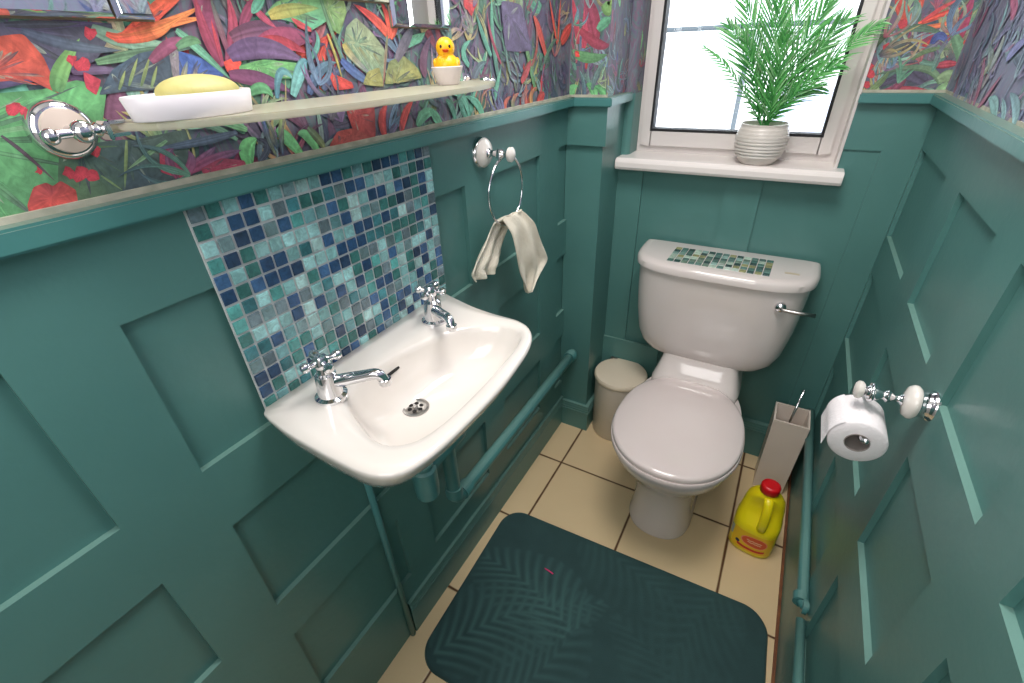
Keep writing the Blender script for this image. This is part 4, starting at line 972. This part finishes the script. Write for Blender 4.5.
# ------------------------------------------------------------------ towel ring and towel
RC = V((.060, .998, 1.168))
tr = thing('towel_ring', 'chrome towel ring with white ceramic rosette on the left wall', 'towel ring', (.004, 1.0, 1.258))
c0 = V((.004, .975, 1.258))
bm = NB(); lathe(bm, [(.036, 0), (.036, .006), (.033, .010)], c0, (1, 0, 0)); obj('wall_plate', bm, CHROME, tr, smooth=.7)
bm = NB(); lathe(bm, [(.032, .008), (.033, .013), (.028, .019), (.016, .023), (0, .024)], c0, (1, 0, 0)); obj('rosette', bm, CER, tr, smooth=.8)
bm = NB(); lathe(bm, [(.010, .02), (.011, .026), (.007, .03), (.007, .046), (.011, .050), (.011, .062), (.007, .066), (.007, .078), (.009, .080)], c0, (1, 0, 0), n=20); obj('post', bm, CHROME, tr, smooth=.8)
bm = NB(); lathe(bm, [(.012, .078), (.0165, .082), (.0165, .088), (.011, .092), (0, .094)], c0, (1, 0, 0), n=24); obj('knob', bm, CER, tr, smooth=.8)
bm = NB(); torus(bm, RC, .081, .0035, V((1, 0.0, 0))); obj('ring', bm, CHROME, tr, smooth=True)

tw = thing('hand_towel', 'small cream towel draped through the chrome towel ring', 'towel', (.056, 1.0, .87))
def flap(rows, x_in, amp, nf, ph, name, lab=None):
    """rows: (left point, right point) from the ring downwards"""
    NU, NV = 26, 18; bm = NB(); g = []
    for j in range(NV + 1):
        t = j / NV * (len(rows) - 1); k = min(int(t), len(rows) - 2); f = t - k; f = f * f * (3 - 2 * f) * .5 + f * .5
        a = V(rows[k][0]).lerp(V(rows[k + 1][0]), f); b = V(rows[k][1]).lerp(V(rows[k + 1][1]), f)
        r = []
        for i in range(NU + 1):
            s = i / NU; p = a.lerp(b, s); p.x += amp * math.sin(s * nf * PI + ph + j * .06) * (.35 + .65 * j / NV) + .002 * math.sin(9 * s + j)
            r.append(bm.verts.new(p))
        g.append(r)
    for j in range(NV):
        for i in range(NU): bm.faces.new((g[j][i], g[j][i + 1], g[j + 1][i + 1], g[j + 1][i]))
    o = obj(name, bm, TOWEL, tw, smooth=True)
    s = o.modifiers.new('thick', 'SOLIDIFY'); s.thickness = .004; s.offset = 0
    o.modifiers.new('sub', 'SUBSURF').render_levels = 1
    return o
zb = RC.z - .081
flap([((.050, .955, 1.098), (.056, 1.04, zb + .012)), ((.066, .958, 1.110), (.068, 1.060, 1.105)), ((.078, .980, 1.07), (.082, 1.10, 1.06)), ((.080, .998, .99), (.086, 1.14, .985)), ((.078, 1.02, .935), (.084, 1.172, .930)), ((.076, 1.045, .885), (.080, 1.11, .886)), ((.076, 1.065, .862), (.078, 1.075, .862))], 0, .008, 4, .5, 'front_flap')
flap([((.066, .958, 1.112), (.066, 1.07, 1.104)), ((.048, .945, 1.10), (.05, 1.05, 1.095)), ((.040, .91, 1.06), (.040, 1.02, 1.05)), ((.036, .872, 1.02), (.036, 1.0, 1.0)), ((.032, .85, .995), (.034, .99, .975)), ((.034, .87, .97), (.034, .975, .958))], 0, .009, 5, 1.2, 'back_flap')

# ------------------------------------------------------------------ paper holder and roll
ph = thing('toilet_roll_holder', 'chrome toilet roll holder with white ceramic rosette on the right wall', 'toilet roll holder', (W - .004, .835, .950))
c0 = V((W - .001, .830, .948)); dx = (-1, 0, 0)
bm = NB(); lathe(bm, [(.027, 0), (.027, .004), (.024, .008), (.022, .012), (.022, .020), (.026, .024)], c0, dx); obj('wall_plate', bm, CHROME, ph, smooth=.7)
bm = NB(); lathe(bm, [(.025, .022), (.0285, .026), (.0285, .031), (.024, .037), (.012, .040), (0, .040)], c0, dx); obj('rosette', bm, CER, ph, smooth=.8)
bm = NB(); lathe(bm, [(.009, .038), (.010, .042), (.006, .046), (.006, .054), (.010, .058), (.011, .062), (.007, .066), (.007, .070), (.012, .076), (.012, .088), (.008, .092), (.010, .097)], c0, dx, n=20); obj('arm', bm, CHROME, ph, smooth=.8)
bm = NB(); lathe(bm, [(.012, .095), (.0155, .099), (.0155, .104), (.010, .108), (0, .109)], c0, dx, n=24); obj('knob', bm, CER, ph, smooth=.8)
RX = c0.x - .084; RZ = .874
bm = NB(); torus(bm, (RX, .830, .948), .014, .0035, (1, 0, 0), n=24)
tube(bm, bend([(RX, .830, .936), (RX, .870, .918), (RX, .884, RZ + .0135), (RX, .86, RZ + .0135), (RX, .774, RZ + .0135), (RX + .004, .762, RZ + .020)], .012), .0035, 10); ball(bm, (RX + .0045, .761, RZ + .0215), .005); obj('roll_bar', bm, CHROME, ph, smooth=True)
ro = thing('toilet_roll', 'white toilet paper roll hanging on the chrome holder at the right wall', 'toilet roll', (RX, .82, RZ - .0445))
RR, rh, ry0, ry1 = .0425, .0185, .780, .866
bm = NB()
rings = []
for r, y in ((rh, ry0), (RR - .003, ry0), (RR, ry0 + .003), (RR, ry1 - .003), (RR - .003, ry1), (rh, ry1), (rh, ry0)):
    rings.append([V((RX + r * math.cos(2 * PI * i / 56), y, RZ + r * math.sin(2 * PI * i / 56))) for i in range(56)])
loft(bm, rings, False, False); obj('paper', bm, PAPER, ro, smooth=.8)
bm = NB(); g = []
for i in range(11):
    a = 2.2 + 1.0 * min(1, i / 8)
    if i <= 8: x, z = RX + (RR + .0015) * math.cos(a), RZ + (RR + .0015) * math.sin(a)
    else: x, z = g[-1][0].co.x - .0012, g[-1][0].co.z - .011
    g.append([bm.verts.new((x, ry0 + .001, z)), bm.verts.new((x, ry1 - .001, z))])
for a, b in zip(g, g[1:]): bm.faces.new((a[0], a[1], b[1], b[0]))
obj('loose_sheet', bm, PAPER, ro, smooth=True)
bm = NB(); rings = []
for r, y in ((rh - .0002, ry0 - .001), (rh - .0015, ry0 - .001), (rh - .0015, ry1 + .001), (rh - .0002, ry1 + .001)):
    rings.append([V((RX + r * math.cos(2 * PI * i / 40), y, RZ + r * math.sin(2 * PI * i / 40))) for i in range(40)])
loft(bm, rings + [rings[0]], False, False); obj('card_tube', bm, CARD, ro, smooth=.8)

# ------------------------------------------------------------------ glass shelf with its things
GZ0, GZ1 = 1.403, 1.411
sh = thing('glass_shelf', 'bow fronted frosted glass shelf on chrome brackets over the dado rail', 'shelf', (.05, .58, GZ0))
def sfront(y): 
    t = (y - .583) / .337; return .055 + .112 * math.sqrt(max(0, 1 - abs(t) ** 2.6))
ys = [.246 + .674 * i / 40 for i in range(41)]
pl = [(.022, .92)] + [(.022, .246)] + [(sfront(y), y) for y in ys]
bm = NB(); loft(bm, [[V((x, y, z)) for x, y in pl] for z in (GZ0, GZ1)]); obj('glass_plate', bm, GLASSEDGE, sh, bev=.0015)
for yy, s, big in ((.216, 1, True), (.943, -1, False)):
    r = bpy.data.objects.new('bracket', None); col.objects.link(r); r.parent = sh; r.location = V((0, yy, 1.407)) - sh.location
    k = 1 if big else .45
    bm = NB(); lathe(bm, [(.028 * k, .0), (.0285 * k, .005 * k), (.027 * k, .012 * k), (.022 * k, .016 * k)], (.0005, 0, 0), (1, 0, 0)); obj('wall_plate', bm, CHROME, r, smooth=.8, world=False)
    bm = NB(); lathe(bm, [(.022 * k, .013 * k), (.020 * k, .019 * k), (.012 * k, .022 * k), (0, .023 * k)], (.0005, 0, 0), (1, 0, 0)); obj('rosette', bm, mat('rosette_ceramic', rgb(206, 190, 178), .25), r, smooth=.8, world=False)
    bm = NB(); tube(bm, [(.018 * k, 0, 0), (.05, 0, 0)], .005, 12); ball(bm, V((.052, 0, 0)), .0105); ball(bm, V((.052, -s * .026, -.001)), .0075)
    lathe(bm, [(.005, -.030), (.004, -.01), (.005, .008), (.0075, .012), (.0045, .016), (.0045, .022)], (.052, 0, 0), (0, s, 0), n=14)
    obj('arm', bm, CHROME, r, smooth=.8, world=False)
    bm = NB(); box(bm, .040, .062, *sorted((s * .020, s * .036)), -.0075, -.0042); box(bm, .040, .062, *sorted((s * .020, s * .036)), .0042, .0075); box(bm, .042, .060, *sorted((s * .017, s * .0215)), -.010, .0075); obj('clamp', bm, CHROME, r, world=False, bev=.001)

def oval(z, a, b, cx, cy, e=2.0, n=56): 
    return [V((cx + sup(2 * PI * i / n, a, b, e)[0], cy + sup(2 * PI * i / n, a, b, e)[1], z)) for i in range(n)]
SC = (.080, .314)
sd = thing('soap_dish', 'white oval soap dish on the left end of the glass shelf', 'soap dish', (*SC, GZ1 + .0003))
z0 = GZ1 + .0003
bm = NB(); loft(bm, [oval(z0, .036, .061, *SC), oval(z0 + .001, .037, .062, *SC), oval(z0 + .021, .040, .066, *SC), oval(z0 + .0225, .039, .065, *SC), oval(z0 + .0215, .037, .063, *SC), oval(z0 + .006, .034, .058, *SC), oval(z0 + .005, .028, .052, *SC)]); obj('dish', bm, mat('dish_white', rgb(238, 232, 236), .3), sd, smooth=.9)
bm = NB(); ellipsoid(bm, V((SC[0] - .002, SC[1] + .012, z0 + .0222)), (.027, .045, .0165), 28, Euler((0, .06, .05))); tag(obj('soap_bar', bm, SOAP, None, smooth=True), 'yellow green oval bar of soap lying in the white dish', 'soap')

PC = V((.074, .783, GZ1 + .0003))
bm = NB(); lathe(bm, [(.018, 0), (.0195, .001), (.0275, .0265), (.0285, .028), (.0275, .029), (.026, .0275), (.019, .006), (0, .005)], PC, n=36); tag(obj('egg_cup', bm, mat('pot_offwhite', rgb(226, 214, 214), .4), None, smooth=.9), 'small flared white pot holding the rubber duck on the shelf', 'pot')
dk = thing('rubber_duck', 'yellow rubber duck with orange beak sitting in the white pot', 'rubber duck', PC + V((0, 0, .008)))
f = V((.60, -.80, 0)).normalized(); sd_ = V((-f.y, f.x, 0))   # the way the duck faces
rz = math.atan2(f.y, f.x)
bm = NB()
def blob(c, s, tilt=0): ellipsoid(bm, PC + f * c[0] + sd_ * c[1] + V((0, 0, c[2])), s, 28, Euler((0, tilt, rz)))
blob((-.001, 0, .030), (.0235, .0225, .0200)); blob((.002, 0, .057), (.0165, .0165, .0165)); blob((-.020, 0, .037), (.009, .010, .008), .5)
o = obj('body', bm, DUCK, dk, smooth=True); rmm = o.modifiers.new('fuse', 'REMESH'); rmm.mode = 'VOXEL'; rmm.voxel_size = .0011; rmm.use_smooth_shade = True; o.modifiers.new('soft', 'SMOOTH').iterations = 8
for s in (-1, 1):
    bm = NB(); blob((-.004, s * .0195, .034), (.012, .005, .008), .2); obj('wing', bm, DUCK, dk, smooth=True)
    bm = NB(); ellipsoid(bm, PC + f * .0162 + sd_ * s * .0075 + V((0, 0, .059)), (.0014, .0021, .0026), 14, Euler((0, 0, rz + s * .4))); obj('eye', bm, BLACK, dk, smooth=True)
bm = NB(); ellipsoid(bm, PC + f * .0175 + V((0, 0, .0535)), (.0065, .0062, .0016), 18, Euler((0, -.12, rz))); ellipsoid(bm, PC + f * .0165 + V((0, 0, .0515)), (.005, .005, .0013), 18, Euler((0, .2, rz))); obj('beak', bm, ORANGE, dk, smooth=True)

# ------------------------------------------------------------------ mirror with stepped feet
mi = thing('wall_mirror', 'silver framed wall mirror hanging above the glass shelf', 'mirror', (.0, .60, 1.50))
MY0, MY1 = .12, .895
def vbox(bm, y0, y1, z0, z1, h=.010, b=.012, x0=.004):
    b = min(b, .0045)
    """flat mirror strip with bevelled edges"""
    loft(bm, [[V((x, y, z)) for y, z in ((y0 + e, z0 + e), (y1 - e, z0 + e), (y1 - e, z1 - e), (y0 + e, z1 - e))] for x, e in ((x0, 0), (x0 + h * .4, 0), (x0 + h, b))])
bm = NB(); vbox(bm, MY0 + .06, MY1 - .06, 1.575, 2.15, .008, .018); obj('mirror_glass', bm, MIRROR, mi)
BK = mat('mirror_backing', rgb(120, 104, 84), .5)
bm = NB(); box(bm, .0005, .004, MY0, MY0 + .226, 1.5, 1.56); box(bm, .0005, .004, .728, MY1, 1.5, 1.56); box(bm, .0005, .004, MY0, MY1, 1.533, 2.19); obj('backing', bm, BK, mi)
for nm, a, b, c, d in (('corner_block', MY0, MY0 + .185, 1.502, 1.56), ('corner_block', .772, MY1 - .03, 1.502, 1.56)):
    bm = NB(); vbox(bm, a, b, c, d, .011, .010); obj(nm, bm, MIRROR, mi)
for nm, a, b, c, d in (('frame_strip', MY0 + .187, MY0 + .225, 1.502, 1.56), ('frame_strip', .730, .770, 1.502, 1.56), ('frame_strip', MY1 - .029, MY1, 1.502, 2.19), ('frame_strip', MY0, MY0 + .058, 1.562, 2.19), ('frame_strip', MY0 + .227, .728, 1.535, 1.572), ('frame_strip', MY0 + .06, MY1 - .03, 2.152, 2.19)):
    bm = NB(); vbox(bm, a, b, c, d, .009, .007); obj(nm, bm, MIRROR, mi)

# ------------------------------------------------------------------ potted palm
PP = V((.556, 1.698, SZ + .0004))
pp = thing('potted_palm', 'green palm plant in a ribbed grey white pot on the window sill', 'plant', PP)
bm = NB(); prof = [(.046, 0), (.050, .002), (.058, .016)]
for i in range(10):
    t = i / 9; r = .060 + .013 * math.sin(PI * (t * .75 + .12)); prof.append((r + .0008, .022 + .080 * t)); prof.append((r + .0008, .022 + .080 * t + .0050)); prof.append((r - .0004, .022 + .080 * t + .0070))
prof += [(.0665, .108), (.0665, .113), (.063, .113), (.060, .10), (.0, .098)]
lathe(bm, prof, PP, n=56); obj('pot', bm, GLAZE, pp, smooth=.9)
bm = NB(); lathe(bm, [(.061, .096), (.060, .099), (.03, .102), (0, .103)], PP, n=32); obj('soil', bm, SOIL, pp, smooth=True)
def frond(tip, sag, ll, n, seed):
    r = random.Random(seed); base = PP + V((r.uniform(-.012, .012), r.uniform(-.012, .012), .10)); tip = V(tip)
    ctrl = (base + tip) / 2 + V((0, 0, sag)); vs, fs, cs = [], [], []
    g0, g1, g2 = hx('2f7e3a'), hx('5cac5a'), hx('a4d09c')
    C = lambda t: base * (1 - t) ** 2 + ctrl * 2 * t * (1 - t) + tip * t * t
    prev = None
    def strip(pts, ws, nrm, ca, cb):
        n0 = len(vs)
        for i, (p, w_) in enumerate(zip(pts, ws)):
            d = (pts[min(i + 1, len(pts) - 1)] - pts[max(i - 1, 0)]).normalized(); s = d.cross(nrm).normalized()
            t = i / (len(pts) - 1); c = tuple(ca[k] * (1 - t) + cb[k] * t for k in range(3)) + (1,)
            for q, h, fc in ((-1, 0, .85), (0, -.25, 1.15), (1, 0, .85)):
                vs.append(p + s * w_ * q + nrm * h * w_); cs.append(tuple(min(1, x * fc) for x in c[:3]) + (1,))
        for i in range(len(pts) - 1):
            for j in range(2):
                a = n0 + i * 3 + j; fs.append((a, a + 1, a + 4, a + 3))
    view = V((.1, -.8, .45)).normalized()
    strip([C(i / 12) for i in range(13)], [.0022 * (1 - .7 * i / 12) for i in range(13)], view, g0, g1)
    for i in range(n):
        t = .07 + .92 * i / (n - 1); p = C(t); d = (C(min(1, t + .02)) - C(t - .02)).normalized()
        s = d.cross(view).normalized()
        for q in (-1, 1):
            L = ll * (math.sin(PI * (.12 + .78 * t)) ** .8) * r.uniform(.85, 1.12)
            sp_ = .50 - .16 * t + r.uniform(-.08, .08)
            dr = (d * math.cos(sp_) + s * q * math.sin(sp_) + view * r.uniform(-.12, .22)).normalized()
            pts = [p + dr * L * k / 5 + V((0, 0, -.012)) * (k / 5) ** 2 for k in range(6)]
            for z in pts:
                z.y = min(z.y, WY - .016)
            strip(pts, [.0008, .0020, .0024, .0019, .0012, .0002], view, g0 if r.random() < .5 else g1, g1 if r.random() < .6 else g2)
    me = bpy.data.meshes.new('frond'); bs = wpos(pp); me.from_pydata([tuple(v - bs) for v in vs], [], fs)
    at = me.color_attributes.new('Col', 'FLOAT_COLOR', 'POINT'); at.data.foreach_set('color', [x for c in cs for x in c])
    me.materials.append(FROND); o = bpy.data.objects.new('frond', me); o.parent = pp; col.objects.link(o)
for i, (tip, sag, ll, n) in enumerate([((.352, 1.69, 1.448), .045, .05, 16), ((.405, 1.70, 1.50), .06, .10, 20), ((.432, 1.66, 1.565), .05, .11, 22), ((.49, 1.72, 1.60), .03, .11, 22), ((.53, 1.63, 1.56), .03, .12, 22), ((.585, 1.70, 1.59), .03, .11, 22), ((.64, 1.66, 1.54), .05, .11, 22),
      ((.69, 1.70, 1.50), .06, .10, 20), ((.765, 1.66, 1.488), .05, .075, 22), ((.70, 1.64, 1.40), .05, .09, 18), ((.672, 1.70, 1.345), .04, .075, 15), ((.46, 1.62, 1.47), .04, .09, 18), ((.56, 1.61, 1.47), .02, .09, 18), ((.66, 1.68, 1.45), .05, .09, 18)]):
    frond(tip, sag, ll, int(n * 1.2), i + 3)

# ------------------------------------------------------------------ light, world, camera
def area(name, loc, rot, sx, sy, e, c=(1, 1, 1)):
    l = bpy.data.lights.new(name, 'AREA'); l.shape = 'RECTANGLE'; l.size = sx; l.size_y = sy; l.energy = e; l.color = c
    o = bpy.data.objects.new(name, l); o.location = loc; o.rotation_euler = rot; col.objects.link(o); return o
area('ceiling_lamp', (.50, .75, 2.32), (0, 0, 0), .55, .55, 17, (1, .96, .92))
area('rear_fill_light', (.52, -.55, 1.62), (math.radians(80), 0, 0), .7, 1.2, 13, (1, .98, .96))  # added soft fill behind the camera, in front of the shut door
pl_ = area('window_portal', (.46, 1.90, 1.62), (math.radians(-90), 0, 0), .62, 1.0, 1); pl_.data.cycles.is_portal = True
s = bpy.data.lights.new('sun', 'SUN'); s.energy = 5; s.angle = .02; so2 = bpy.data.objects.new('sun', s); so2.rotation_euler = (math.radians(50), 0, math.radians(20)); col.objects.link(so2)
w = bpy.data.worlds.new('World'); scene.world = w; w.use_nodes = True
bg = w.node_tree.nodes['Background']; bg.inputs[0].default_value = (.86, .93, 1.0, 1); bg.inputs[1].default_value = 3.2
cam = bpy.data.cameras.new('camera'); co = bpy.data.objects.new('camera', cam); col.objects.link(co); scene.camera = co
cam.sensor_fit = 'HORIZONTAL'; cam.sensor_width = 36.0; cam.lens = 461.528 / 1024 * 36.0; cam.clip_start = .01
yaw, pitch, roll = .5403, -.56, -.041
fwd = V((-math.sin(yaw) * math.cos(pitch), math.cos(yaw) * math.cos(pitch), math.sin(pitch)))
rt = V((math.cos(yaw), math.sin(yaw), 0)); up = rt.cross(fwd)
r_ = rt * math.cos(roll) + up * math.sin(roll); u_ = -rt * math.sin(roll) + up * math.cos(roll)
M = Matrix((r_, u_, -fwd)).transposed().to_4x4(); M.translation = V((.6567, 0, 1.4581)); co.matrix_world = M
scene.view_settings.view_transform = 'Standard'; scene.view_settings.look = 'None'; scene.view_settings.exposure = 0.12
